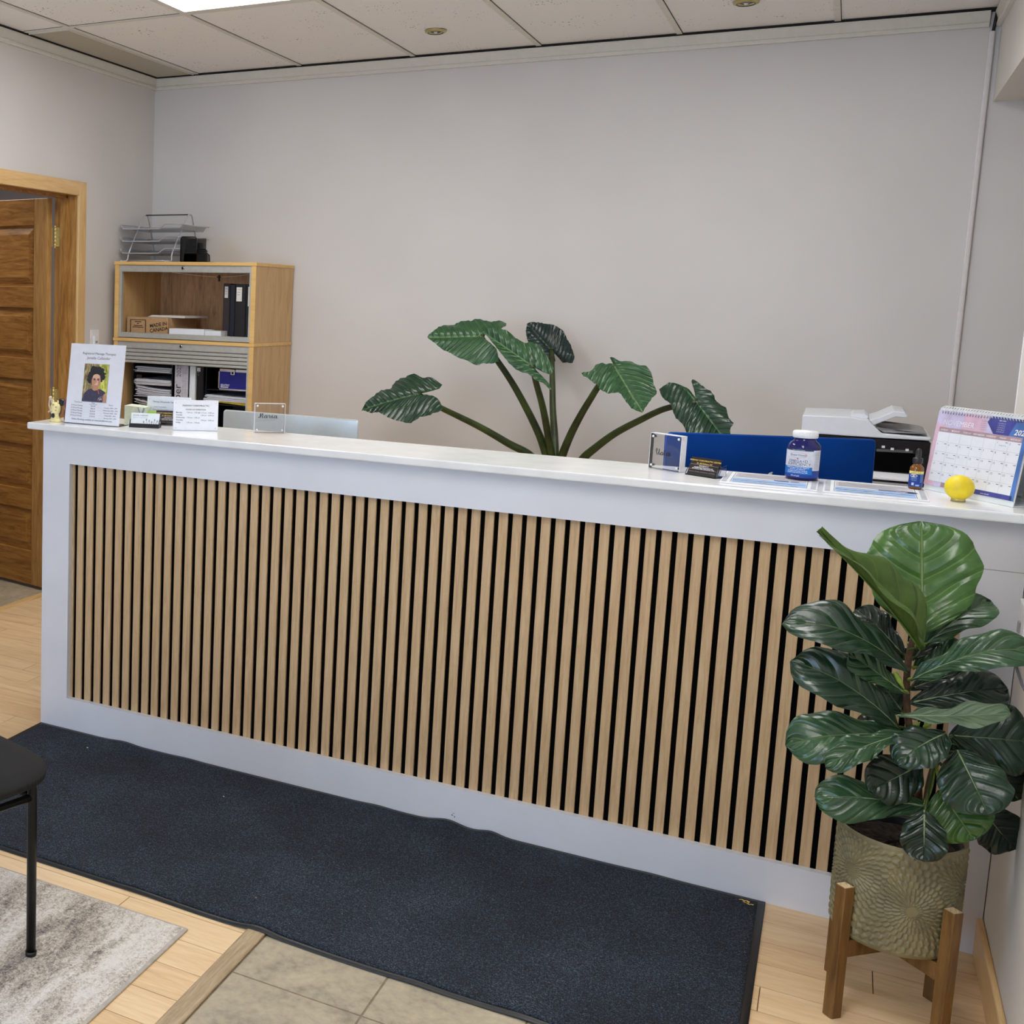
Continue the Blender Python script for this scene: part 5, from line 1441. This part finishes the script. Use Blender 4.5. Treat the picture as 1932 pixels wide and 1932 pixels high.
# ------------------------------------------------------------------ screens behind the counter
def screen(name, label, cx, y, ztop, w, yaw, shell, foot, roll=0.0, glyph=True, hh=.36):
    Tm = Matrix.Translation(V((cx, y, ztop))) @ Matrix.Rotation(yaw, 4, 'Z') @ Matrix.Rotation(roll, 4, 'Y')
    r = thing(name, label, 'computer screen', M=Tm)
    mb = MB(Tm); mb.rbox(-w / 2, w / 2, 0, .0125, -hh, 0, shell, .012, 6, 'y'); mb.build('housing', r)
    mb = MB(Tm); mb.rbox(-w / 2 + .01, w / 2 - .01, .0126, .0135, -hh + .07, -.01, M['black'], .004, 3, 'y'); mb.build('display', r)
    mb = MB(Tm); zb = .7415 - ztop
    mb.prism([(-.065, -.001, -.30), (.065, -.001, -.30), (.065, .004, -.30), (-.065, .004, -.30)], (0, -.06, zb + .305), shell); mb.rbox(-.065, .065, -.07, .06, zb, zb + .006, shell, .003); mb.build('stand', r)
    if glyph:
        mb = MB(Tm @ Matrix.Translation(V((.002, -.0006, -.20))) @ Matrix.Rotation(PI / 2, 4, 'X'))
        lf = []
        for i in range(13):
            t = i / 12; lf.append((-.010 + .024 * t, .058 + .034 * t - .010 * math.sin(PI * t)))
        for i in range(13):
            t = 1 - i / 12; lf.append((-.010 + .024 * t, .058 + .034 * t + .011 * math.sin(PI * t)))
        mb.add([(x, yq, .0006) for x, yq in lf], [tuple(range(len(lf)))], foot)
        body = []
        for i in range(40):
            t = 2 * PI * i / 40; q = 1 - .12 * math.exp(-((t - PI / 2) / .35) ** 2) - .08 * math.exp(-((t - 1.5 * PI) / .3) ** 2)
            body.append((.040 * q * math.cos(t), .012 + .042 * q * math.sin(t)))
        bite = [(x, yq) if (x - .046) ** 2 + (yq - .018) ** 2 > .017 ** 2 else (.046 - .017 * math.cos(math.asin(max(-1, min(1, (yq - .018) / .017)))), yq) for x, yq in body]
        mb.add([(x, yq, .0006) for x, yq in bite], [tuple(range(40))], foot); mb.build('emblem', r, label='pale fruit emblem')
    return r
a = at(421, 772, 1, .6); b = at(676.5, 793, 1, .6)
screen('computer_screen', 'back of a silver computer screen behind the left of the counter', (a.x + b.x) / 2, .6, (a.z + b.z) / 2, b.x - a.x, 0, M['silver_shell'], M['chrome'], 0)
a = at(1259, 815, 1, .45); b = at(1654, 829, 1, .575)
w = math.hypot(b.x - a.x, b.y - a.y); yw = math.atan2(b.y - a.y, b.x - a.x)
screen('computer_screen', 'back of a blue computer screen behind the right of the counter', (a.x + b.x) / 2, (a.y + b.y) / 2, (a.z + b.z) / 2, w, yw, M['blue_shell'], M['silver_shell'], -math.atan2(b.z - a.z, w))

# printer on a low cupboard
r = thing('storage_cupboard', 'low white cupboard carrying the printer, hidden behind the counter', 'cupboard', (2.53, 1.7, 0))
mb = MB(); mb.rbox(2.22, 2.83, 1.42, 1.98, 0, .90, M['white'], .004); mb.build('carcass', r)
for x0, x1 in ((2.225, 2.523), (2.527, 2.825)):
    mb = MB(); mb.rbox(x0, x1, 1.405, 1.419, .06, .88, M['white'], .002); d_ = mb.build('door', r)
    mb = MB(); xx = x1 - .03 if x0 < 2.4 else x0 + .03; mb.cyl((xx, 1.404, .7), (xx, 1.39, .7), .008, M['chrome'], 14); mb.build('knob', d_)
yP = 1.52
g = lambda px, py, y=yP: at(px, py, 1, y)
r = thing('printer', 'white topped black office printer behind the blue screen', 'printer', (2.54, 1.7, .901))
x0, x1 = g(1520, 800).x, g(1757, 832).x
zl = g(1650, 826).z                                             # lower edge of the white lid
mb = MB(); mb.rbox(x0 + .03, x1, yP + .012, 1.93, .901, zl - .002, M['printer_black'], .006); mb.build('body', r)
mb = MB(); mb.rbox(x0 + .03, x1 - .0, yP + .004, yP + .014, g(1650, 851).z, zl - .004, M['printer_black'], .003, 2, 'y')
mb.prism([(g(1655, 838).x, yP + .002, g(1655, 852).z), (g(1724, 838).x, yP + .002, g(1724, 855).z), (g(1724, 838).x, yP + .008, g(1724, 841).z), (g(1655, 838).x, yP + .008, g(1655, 838).z)], (0, .01, 0), M['printer_grey'])
for px, py in ((1666, 842), (1683, 846), (1711, 848)):
    q = g(px, py, yP); mb.box(q.x - .004, q.x + .006, yP + .0005, yP + .003, q.z - .006, q.z + .002, M['label_grey'])
mb.build('control_panel', r)
mb = MB(); mb.box(x0 + .05, g(1727, 890).x, yP + .003, yP + .013, g(1690, 893).z + .004, g(1690, 852).z - .006, M['felt']); mb.build('paper_slot', r)
zt_ = g(1690, 893).z
mb = MB(); mb.rbox(x0 + .05, g(1727, 893).x, yP - .16, yP + .02, zt_ - .008, zt_, M['paper'], .002); mb.build('output_paper', r)
mb = MB(); mb.rbox(x0 + .04, g(1735, 900).x, yP - .17, yP + .02, zt_ - .050, zt_ - .016, M['print_tray'], .004); mb.build('paper_tray', r)
# lid with feeder
pr = [(1514, 783), (1602, 786.5), (1640, 793), (1645, 800), (1664, 818), (1757, 826), (1757, 832), (1640, 825), (1540, 818.5), (1512, 815)]
pts = [g(*q) for q in pr]
mb = MB(); mb.prism(pts, (0, .39, 0), M['printer_lid']); mb.build('lid', r, bevel=.004)
q = [g(1640, 794.5), g(1661, 788), g(1688, 776.5), g(1708, 779.5), g(1714, 785), g(1711, 789.5), g(1690, 788), g(1648, 804)]
mb = MB(); mb.prism([p + V((0, .03, 0)) for p in q], (0, .30, 0), M['printer_lid']); mb.build('feeder_tray', r, bevel=.003)
q = [g(1602, 790), g(1610, 782.5), g(1632, 783), g(1640, 789), g(1636, 794)]
mb = MB(); mb.prism([p + V((0, .06, 0)) for p in q], (0, .2, 0), M['printer_lid']); mb.build('feeder_cover', r, bevel=.003)
q = [g(1648, 806), g(1656, 812), g(1722, 815), g(1740, 817.5), g(1750, 821), g(1668, 818)]
mb = MB(); mb.prism([p + V((0, .02, .002)) for p in q], (0, .3, 0), M['print_tray']); mb.build('output_well', r)
# ------------------------------------------------------------------ elephant ear plant behind the desk
def resample(pts, n):
    P = [V((p[0], p[1])) for p in pts]; P.append(P[0]); L = [0]
    for a, b in zip(P[:-1], P[1:]): L.append(L[-1] + (b - a).length)
    out = []; k = 0
    for i in range(n):
        s = L[-1] * i / n
        while L[k + 1] < s: k += 1
        t = (s - L[k]) / (L[k + 1] - L[k]); out.append(P[k].lerp(P[k + 1], t))
    return out
EB = V((1.36, 2.08, .40))
ele = thing('elephant_ear_plant', 'tall elephant ear plant with six big leaves behind the desk', 'plant', (1.36, 2.08, 0))
mb = MB(); mb.lathe([(.12, 0), (.15, .02), (.175, .32), (.185, .34), (.185, .36), (.165, .36), (.16, .33)], (1.36, 2.08, 0), M['pot'], 40); mb.build('pot', ele)
mb = MB(); mb.lathe([(.0005, .325), (.165, .325)], (1.36, 2.08, 0), M['soil'], 30, cap=False); mb.build('soil', ele)
mb = MB(); mb.tube([(1.36, 2.08, .30), (1.355, 2.08, .45), (1.35, 2.085, .62), (1.352, 2.09, .78)], [.06, .055, .05, .038], M['stem_green'], 16); mb.build('stem_base', ele)

def ear_leaf(outline, attach, tip, y, N, mat, cup, wave, seed):
    """leaf blade spread over a tilted plane through the point where the stalk meets it"""
    N = V(N).normalized(); p0 = at(attach[0], attach[1], 1, y)
    T = at_plane(tip[0], tip[1], p0, N); ax = (T - p0).normalized(); sd = N.cross(ax).normalized(); L = (T - p0).length
    ring_ = [at_plane(p.x, p.y, p0, N) for p in resample(outline, 88)]
    rng = random.Random(seed); n = len(ring_); R = 16; vs = [p0 + N * .0]; uv = [(0, 0)]
    W = max(abs((q - p0).dot(sd)) for q in ring_)
    ph = rng.uniform(0, 6)
    for r in range(1, R + 1):
        t = r / R
        for i, q in enumerate(ring_):
            d = q - p0; u, v = d.dot(ax) * t, d.dot(sd) * t
            edge = .004 * math.sin(i * .9 + ph) * t ** 5
            h = -cup * (abs(v) / W) ** 1.6 * W - .16 * cup * (u / L) ** 2 * L + .018 * (1 - math.exp(-abs(v) / .02)) - .018
            s = (u - .55 * abs(v)) / L
            h += wave * (math.cos(s * 2 * PI * 8.5) * min(1, abs(v) / .03) * (.35 + .65 * t)) + edge + .010 * t ** 3 * math.sin(i * 2 * PI / n * 5 + ph)
            vs.append(p0 + ax * u + sd * v + N * h); uv.append((u / L, v / W))
    fs = [(0, 1 + i, 1 + (i + 1) % n) for i in range(n)]
    for r in range(R - 1):
        a, b = 1 + r * n, 1 + (r + 1) * n
        fs += [(a + i, b + i, b + (i + 1) % n, a + (i + 1) % n) for i in range(n)]
    mb = MB(); mb.add(vs, fs, mat, True, uv)
    o = mb.build('leaf', ele, recalc=False)
    return p0 - N * .012
E = [
 # outline, attach, tip, y, normal, mat, stalk pixels
 ([(676, 766), (695, 752), (714, 740), (735, 728), (738, 718), (752, 705), (765, 705), (778, 703), (800, 711), (806, 709), (813, 708), (822, 714), (833, 722), (825, 731), (812, 735), (798, 736), (791, 740), (800, 743), (817, 743), (826, 750), (831, 760), (831, 768), (822, 775), (808, 779), (792, 781), (778, 786), (765, 789), (745, 789), (728, 784), (712, 777), (697, 775)], (783, 740), (676, 766), 1.78, (-.15, -.72, .68), 'ele_dark', .16, .0032, [(1003, 862), (960, 837), (910, 808), (866, 786), (829, 768), (786, 744)]),
 ([(804, 632), (816, 624), (823, 615), (840, 606), (865, 602), (884, 601), (889, 604), (896, 600), (915, 598), (930, 600), (938, 597), (948, 600), (955, 608), (955, 616), (948, 620), (930, 620), (913, 626), (908, 632), (916, 640), (928, 648), (936, 656), (939, 668), (938, 675), (930, 674), (920, 675), (905, 675), (893, 678), (880, 675), (868, 672), (850, 663), (832, 652), (815, 641)], (905, 630), (804, 632), 1.9, (-.1, -.72, .68), 'ele_mid', .22, .0028, [(1033, 868), (1018, 822), (992, 768), (965, 720), (934, 674), (908, 634)]),
 ([(908, 619), (925, 617), (945, 619), (958, 622), (972, 632), (984, 640), (990, 645), (998, 640), (1010, 646), (1020, 652), (1030, 665), (1040, 683), (1044, 692), (1040, 705), (1030, 703), (1018, 695), (1008, 690), (1012, 700), (1024, 708), (1034, 718), (1041, 733), (1034, 730), (1026, 723), (1014, 720), (1004, 710), (998, 704), (986, 700), (972, 692), (960, 684), (950, 672), (938, 658), (930, 645), (920, 630)], (1003, 687), (908, 619), 1.8, (.1, -.85, .5), 'ele_mid', .2, .003, [(1041, 868), (1034, 820), (1024, 768), (1012, 724), (1004, 690)]),
 ([(995, 609), (1005, 606), (1020, 607), (1035, 608), (1050, 614), (1062, 622), (1070, 634), (1077, 647), (1081, 660), (1084, 676), (1080, 685), (1070, 682), (1062, 681), (1058, 672), (1050, 667), (1044, 663), (1046, 672), (1048, 680), (1042, 688), (1034, 683), (1024, 675), (1012, 668), (1002, 655), (996, 640), (992, 624)], (1041, 659), (995, 609), 2.33, (.25, -.85, .35), 'ele_blue', .15, .004, [(1047, 868), (1046, 820), (1043, 770), (1042, 710), (1041, 662)]),
 ([(1096, 700), (1107, 696), (1118, 690), (1123, 683), (1129, 679), (1140, 681), (1150, 682), (1160, 684), (1156, 677), (1150, 671), (1158, 674), (1165, 677), (1175, 676), (1188, 674), (1194, 680), (1208, 683), (1218, 688), (1227, 694), (1231, 706), (1232, 716), (1238, 726), (1236, 738), (1230, 748), (1222, 760), (1212, 773), (1205, 767), (1190, 763), (1180, 752), (1172, 742), (1160, 741), (1150, 740), (1138, 733), (1130, 727), (1124, 714), (1117, 714), (1108, 707)], (1160, 689), (1212, 773), 1.8, (-.05, -.66, .75), 'ele_mid', .22, .0034, [(1058, 868), (1074, 826), (1092, 790), (1112, 756), (1134, 722), (1158, 693)]),
 ([(1244, 729), (1252, 722), (1262, 718), (1272, 719), (1284, 722), (1298, 732), (1308, 742), (1314, 747), (1315, 740), (1310, 726), (1304, 712), (1309, 712), (1318, 722), (1330, 731), (1340, 737), (1348, 745), (1350, 752), (1358, 756), (1366, 760), (1372, 766), (1373, 778), (1378, 790), (1385, 800), (1377, 808), (1380, 822), (1372, 835), (1350, 832), (1330, 828), (1310, 822), (1296, 812), (1292, 798), (1284, 790), (1276, 784), (1270, 772), (1266, 762), (1254, 752), (1247, 740)], (1315, 756), (1376, 832), 1.75, (.1, -.8, .6), 'ele_dark', .18, .003, [(1098, 868), (1122, 846), (1160, 818), (1205, 794), (1255, 771), (1312, 758)]),
]
for k, (outl, att, tip, y, N, mat, cup, wave, st) in enumerate(E):
    p0 = ear_leaf(outl, att, tip, y, N, M[mat], cup, wave, k)
    n = len(st); pts = []
    for i, q in enumerate(st): pts.append(at(q[0], q[1], 1, 2.05 + (y - 2.05) * (i / (n - 1)) ** 1.2))
    pts[-1] = p0
    d = (pts[0] - pts[1]).normalized()
    root = V((1.352 + .02 * math.cos(k), 2.085, .66)); pts = [root, root.lerp(pts[0], .55) + d * .01] + pts
    S = spline(pts, 5); m = len(S)
    mb = MB(); mb.tube(S, [.0255 - .014 * (i / (m - 1)) ** .6 for i in range(m)], M['stem_green'], 14); mb.build('leaf_stalk', ele)

# ------------------------------------------------------------------ fiddle leaf fig in its pot and stand
PXc, PYc, PR = 2.647, -.38, .1235
stand = thing('plant_stand', 'brown wooden plant stand with four square posts', 'plant stand', (PXc, PYc, 0))
for k in range(4):
    T = Matrix.Translation(V((PXc, PYc, 0))) @ Matrix.Rotation(PI / 4 + k * PI / 2, 4, 'Z')
    mb = MB(T); r0, s = PR + .0045, .0272
    mb.rbox(r0, r0 + s, -s / 2, s / 2, 0, .311, M['stand'], .0018, 1); lg = mb.build('leg', stand)
    mb = MB(T); mb.box(r0 + .0016, r0 + s - .0016, -s / 2 + .0016, s / 2 - .0016, .3105, .3113, M['endgrain']); mb.build('end_grain', lg, label='pale sawn end')
for k in range(2):
    T = Matrix.Translation(V((PXc, PYc, 0))) @ Matrix.Rotation(PI / 4 + k * PI / 2, 4, 'Z')
    mb = MB(T)
    if k == 0: mb.rbox(-PR - .005, PR + .005, -.0125, .0125, .145, .1838, M['stand'], .0015, 1)
    else:
        mb.rbox(-PR - .005, -.0127, -.0125, .0125, .145, .1838, M['stand'], .0015, 1); mb.rbox(.0127, PR + .005, -.0125, .0125, .145, .1838, M['stand'], .0015, 1)
    mb.build('cross_bar', stand)

fig = thing('fiddle_leaf_fig', 'potted fiddle leaf fig in an embossed olive pot at the right', 'plant', (PXc, PYc, .184))
# embossed stoneware: sunburst medallions pressed into the wall
zb, zt = .1845, .432
nu, nv = 460, 170
th = np.linspace(0, 2 * PI, nu, endpoint=False)[None, :]; tz = np.linspace(0, 1, nv)[:, None]
zz = zb + (zt - zb) * tz
h = np.zeros((nv, nu))
best = np.full((nv, nu), 9.0); pat = np.zeros((nv, nu))
for k in range(6):
    tc = math.radians(-78) + k * PI / 3; cz = .295 if k % 2 == 0 else .345
    du = (np.angle(np.exp(1j * (th - tc)))) * PR * 1.0; dz = zz - cz
    rr_ = np.sqrt(du ** 2 + dz ** 2); a = np.arctan2(dz, du)
    ringi = np.floor((rr_ - .006) / .0155)
    ph = np.where(ringi % 2 == 0, 0, .5)
    fr = ((rr_ - .006) / .0155) % 1.0
    cnt = 22 + 9 * np.maximum(ringi, 0)
    dash = np.clip(np.cos((a / (2 * PI) * np.where(ringi < 2, 22, 36) + ph) * 2 * PI) * 1.6, -.3, 1) * np.sin(np.clip(fr, 0, 1) * PI) ** .5
    m = rr_ < best; best = np.where(m, rr_, best); pat = np.where(m, np.where(rr_ > .012, dash, .15), pat)
prof = np.interp(tz, [0, .012, .04, .5, .955, .972, 1], [.93, .97, .992, 1.0, 1.0, 1.004, .998])
amp = np.interp(tz, [0, .03, .06, .94, .965, 1], [0, 0, 1, 1, 0, 0])
rad = PR * prof + .0030 * pat * amp
xs = rad * np.cos(th); ysv = rad * np.sin(th)
vs = [(PXc + xs[j, i], PYc + ysv[j, i], float(zz[j, 0])) for j in range(nv) for i in range(nu)]
fs = [(j * nu + i, j * nu + (i + 1) % nu, (j + 1) * nu + (i + 1) % nu, (j + 1) * nu + i) for j in range(nv - 1) for i in range(nu)]
o = len(vs)
for (r_, z_) in ((PR * .965, zt - .001), (PR * .955, zt - .05), (PR * .955, zt - .12)):
    vs += [(PXc + r_ * math.cos(2 * PI * i / nu), PYc + r_ * math.sin(2 * PI * i / nu), z_) for i in range(nu)]
prev = (nv - 1) * nu
for q in range(3):
    fs += [(prev + i, prev + (i + 1) % nu, o + q * nu + (i + 1) % nu, o + q * nu + i) for i in range(nu)]; prev = o + q * nu
fs.append(tuple(range(nu))[::-1])
mb = MB(); mb.add(vs, fs, M['pot'], True); mb.build('pot', fig, label='olive stoneware pot with pressed sunburst pattern')
mb = MB(); mb.lathe([(.108, .32), (.113, .405), (.1165, .416), (.1145, .418), (.1085, .408), (.105, .39)], (PXc, PYc, 0), M['black'], 48, cap=False); mb.build('nursery_pot', fig, label='black plastic inner pot')
rng = random.Random(9); vs = [(PXc, PYc, .402)]; ns = 40
for r in range(1, 9):
    for i in range(ns):
        q = .1075 * r / 8; vs.append((PXc + q * math.cos(2 * PI * i / ns), PYc + q * math.sin(2 * PI * i / ns), .396 + rng.uniform(-.004, .005)))
fs = [(0, 1 + i, 1 + (i + 1) % ns) for i in range(ns)] + [(1 + r * ns + i, 1 + (r + 1) * ns + i, 1 + (r + 1) * ns + (i + 1) % ns, 1 + r * ns + (i + 1) % ns) for r in range(7) for i in range(ns)]
mb = MB(); mb.add(vs, fs, M['soil']); mb.build('soil', fig)
def trunk(pix, y, rads):
    S = spline([at(px, py, 1, yy) for (px, py), yy in zip(pix, y)], 6); n = len(S)
    mb = MB(); mb.tube(S, [rads[0] + (rads[1] - rads[0]) * i / (n - 1) for i in range(n)], M['bark'], 12); mb.build('trunk', fig)
trunk([(1722, 1600), (1733, 1530), (1728, 1440), (1712, 1345), (1712, 1260), (1722, 1205)], [-.38] * 6, (.0085, .0062))
trunk([(1738, 1600), (1748, 1500), (1762, 1440), (1778, 1395)], [-.40, -.40, -.40, -.39], (.006, .0045))
SH_U = [0, .05, .14, .25, .36, .5, .62, .72, .82, .9, .955, .985, 1.0]
SH_W = [.03, .20, .40, .50, .58, .76, .93, 1.0, .97, .82, .58, .34, .04]
SH_R = [.03, .26, .54, .74, .88, .98, 1.0, .97, .88, .72, .48, .28, .04]
SH_T = [.05, .42, .72, .92, 1.0, .86, .66, .46, .27, .15, .13, .16, .17]
def fig_leaf(base, by, tip, ty, W, N, mat, fold=.25, droop=.05, curl=0.0, rnd=False, seed=0, twist=0.0, wav=.006):
    B = at(base[0], base[1], 1, by); T = at(tip[0], tip[1], 1, ty); ax = T - B; L = ax.length; ax.normalize()
    N = V(N); N = (N - ax * N.dot(ax)).normalized(); sd = ax.cross(N).normalized()
    rng = random.Random(seed + 40); ph = rng.uniform(0, 6); ph2 = rng.uniform(0, 6)
    nu_, nv_ = 34, 18; vs = []; uv = []
    for i in range(nu_ + 1):
        u = i / nu_
        w = float(np.interp(u, SH_U, {False: SH_W, True: SH_R, 2: SH_T}[rnd])) * W / 2
        w *= 1 + .035 * math.sin(u * 19 + ph)
        tw_ = twist * u; n_ = N * math.cos(tw_) + sd * math.sin(tw_); s_ = sd * math.cos(tw_) - N * math.sin(tw_)
        c = B + ax * (L * u) + N * (droop * L * 4 * u * (1 - u) - curl * L * max(0, u - .6) ** 2 * 4)
        for j in range(nv_ + 1):
            v = -1 + 2 * j / nv_; av = abs(v)
            f = fold * (1 - .25 * av)
            y = w * v * math.cos(f); z = w * av * math.sin(f)
            z += wav * math.sin(u * 17 + ph + (2.1 if v > 0 else 0)) * av ** 2.5 + .0035 * math.cos((u - .3 * av) * 2 * PI * 6 + ph2) * av * (1 - av) * 2.4 - .010 * av ** 6 * (w / .06)
            vs.append(c + s_ * y + n_ * z); uv.append((u, v))
    K = nv_ + 1
    fs = [(i * K + j, i * K + j + 1, (i + 1) * K + j + 1, (i + 1) * K + j) for i in range(nu_) for j in range(nv_)]
    mb = MB(); mb.add(vs, fs, M[mat], True, uv)
    # fleshy midrib below the blade
    S = [V(vs[i * K + nv_ // 2]) - N * .0012 for i in range(0, nu_ + 1, 3)]
    mb.tube(S, [.0026 * (1 - .75 * k / len(S)) for k in range(len(S))], M['fig_grey'] if mat != 'fig_under' else M['fig_under'], 6)
    lf = mb.build('leaf', fig, recalc=False)
    # stalk back to the trunk
    tx = at(1713, min(max(base[1], 1215), 1560), 1, -.38)
    if base[1] > 1380 and base[0] > 1735: tx = at(1765, 1432, 1, -.40)
    q = [tx, tx.lerp(B, .6) + V((0, 0, .004)), B + ax * .01]
    mb = MB(); mb.tube(spline(q, 4), .0032, M['bud'] if mat in ('fig_bright', 'fig_mid') else M['stem_green'], 8); mb.build('leaf_stalk', fig)
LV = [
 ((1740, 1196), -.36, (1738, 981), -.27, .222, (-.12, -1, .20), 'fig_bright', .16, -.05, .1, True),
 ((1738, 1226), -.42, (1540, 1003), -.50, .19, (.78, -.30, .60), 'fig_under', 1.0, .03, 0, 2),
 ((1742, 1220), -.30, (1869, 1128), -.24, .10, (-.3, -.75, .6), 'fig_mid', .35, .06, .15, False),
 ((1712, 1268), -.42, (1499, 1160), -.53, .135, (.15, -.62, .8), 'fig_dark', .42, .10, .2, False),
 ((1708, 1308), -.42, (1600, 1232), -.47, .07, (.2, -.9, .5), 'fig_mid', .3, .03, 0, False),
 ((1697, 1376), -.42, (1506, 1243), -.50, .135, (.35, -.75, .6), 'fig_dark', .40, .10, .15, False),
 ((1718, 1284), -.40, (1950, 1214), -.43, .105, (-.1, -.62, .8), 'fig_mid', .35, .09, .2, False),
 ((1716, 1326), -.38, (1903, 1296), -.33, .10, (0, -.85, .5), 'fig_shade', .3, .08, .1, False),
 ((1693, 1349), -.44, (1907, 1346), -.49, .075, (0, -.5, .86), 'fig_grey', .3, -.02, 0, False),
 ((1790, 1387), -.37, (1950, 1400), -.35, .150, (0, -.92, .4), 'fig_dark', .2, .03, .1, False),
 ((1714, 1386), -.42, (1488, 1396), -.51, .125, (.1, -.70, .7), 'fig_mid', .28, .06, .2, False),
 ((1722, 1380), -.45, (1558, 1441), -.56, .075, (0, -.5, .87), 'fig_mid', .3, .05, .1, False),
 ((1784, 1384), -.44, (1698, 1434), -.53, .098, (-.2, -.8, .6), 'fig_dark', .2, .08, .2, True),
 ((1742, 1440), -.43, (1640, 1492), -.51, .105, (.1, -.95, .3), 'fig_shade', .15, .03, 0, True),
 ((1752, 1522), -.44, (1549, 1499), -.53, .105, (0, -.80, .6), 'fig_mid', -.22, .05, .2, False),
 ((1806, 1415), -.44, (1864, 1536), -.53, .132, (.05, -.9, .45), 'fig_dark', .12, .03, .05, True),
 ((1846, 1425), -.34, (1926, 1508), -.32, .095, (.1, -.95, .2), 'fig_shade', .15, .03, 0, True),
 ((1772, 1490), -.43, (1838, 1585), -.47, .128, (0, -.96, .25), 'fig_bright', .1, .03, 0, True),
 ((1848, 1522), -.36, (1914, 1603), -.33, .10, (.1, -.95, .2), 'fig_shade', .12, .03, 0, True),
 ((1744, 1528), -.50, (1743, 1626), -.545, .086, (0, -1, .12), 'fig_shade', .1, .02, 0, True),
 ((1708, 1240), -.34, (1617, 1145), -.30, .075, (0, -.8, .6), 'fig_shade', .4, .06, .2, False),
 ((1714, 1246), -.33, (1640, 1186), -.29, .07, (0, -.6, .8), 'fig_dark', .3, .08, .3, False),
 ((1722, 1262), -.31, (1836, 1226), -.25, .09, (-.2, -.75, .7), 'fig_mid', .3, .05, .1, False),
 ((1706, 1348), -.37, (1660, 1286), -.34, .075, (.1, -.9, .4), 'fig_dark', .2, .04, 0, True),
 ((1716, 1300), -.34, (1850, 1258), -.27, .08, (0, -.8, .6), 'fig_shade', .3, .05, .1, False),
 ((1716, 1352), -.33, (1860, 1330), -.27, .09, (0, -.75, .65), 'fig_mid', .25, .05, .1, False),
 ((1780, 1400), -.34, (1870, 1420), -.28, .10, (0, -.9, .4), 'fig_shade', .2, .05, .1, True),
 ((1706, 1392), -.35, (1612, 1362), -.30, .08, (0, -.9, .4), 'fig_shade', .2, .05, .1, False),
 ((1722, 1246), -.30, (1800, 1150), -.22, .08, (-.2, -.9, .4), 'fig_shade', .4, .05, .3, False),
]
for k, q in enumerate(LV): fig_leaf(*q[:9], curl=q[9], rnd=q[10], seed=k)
mb = MB()
for px, py, qx, qy in ((1722, 1376, 1736, 1362), (1744, 1372, 1760, 1360), (1688, 1268, 1706, 1300)):
    a = at(px, py, 1, -.43); b = at(qx, qy, 1, -.44); mb.tube([a, a.lerp(b, .5), b], [.004, .006, .001], M['bud'], 8)
mb.build('bud', fig, label='fresh green leaf buds')
# ------------------------------------------------------------------ more ceiling lights over the waiting area, the entrance one an added fill
for x, y, l in ((1.987, -1.835, 'ceiling light over the tiles behind the photo'), (.134, -1.835, 'ceiling light over the rug, behind the camera side'), (1.987, .635, 'ceiling light over the right half of the desk, above the photo'), (.134, -4.305, 'ceiling light near the shop window'), (1.987, -3.07, 'added fill light above the entrance, out of view')):
    if (x, y) in TROF: troffer(x, y, l)
# daylight through the shop window
def area(name, loc, rot, sx, sy, e, c):
    L = bpy.data.lights.new(name, 'AREA'); L.shape = 'RECTANGLE'; L.size = sx; L.size_y = sy; L.energy = e; L.color = c
    o = bpy.data.objects.new(name, L); COL.objects.link(o); o.location = loc; o.rotation_euler = rot; return o
area('daylight', ((WX0 + WX1) / 2, YF - .25, 1.55), (math.radians(90), 0, 0), 1.8, 1.7, SUNW, (.52, .72, 1.0))
area('hall_fill', (-2.3, 1.5, 2.55), (0, 0, 0), .6, .6, 14, (1, .93, .84))  # unseen fill light added to brighten the hall
w = bpy.data.worlds.new('world'); scn.world = w; w.use_nodes = True
w.node_tree.nodes['Background'].inputs['Color'].default_value = (.55, .63, .75, 1); w.node_tree.nodes['Background'].inputs['Strength'].default_value = .4

# ------------------------------------------------------------------ camera
cam = bpy.data.cameras.new('camera'); co = bpy.data.objects.new('camera', cam); COL.objects.link(co)
Mx = Matrix.Identity(4)
for i in range(3): Mx[i][0] = RX[i]; Mx[i][1] = -RY[i]; Mx[i][2] = -RZ[i]; Mx[i][3] = CAM[i]
co.matrix_world = Mx
cam.sensor_fit = 'HORIZONTAL'; cam.sensor_width = 36; cam.lens = FPX / 1932 * 36
cam.shift_x = (966 - CX) / 1932; cam.shift_y = (CY - 966) / 1932
cam.clip_start = .05; cam.clip_end = 60
scn.camera = co
vs_ = scn.view_settings
scn.display_settings.display_device = 'sRGB'
vs_.view_transform = 'Standard'; vs_.look = 'None'; vs_.gamma = 1; vs_.exposure = EXPO; vs_.use_curve_mapping = False
scn.cycles.max_bounces = 10; scn.cycles.diffuse_bounces = 5; scn.cycles.transparent_max_bounces = 16; scn.cycles.transmission_bounces = 10
scn.cycles.sample_clamp_indirect = 6; scn.cycles.caustics_reflective = False; scn.cycles.caustics_refractive = False
scn.cycles.use_denoising = True
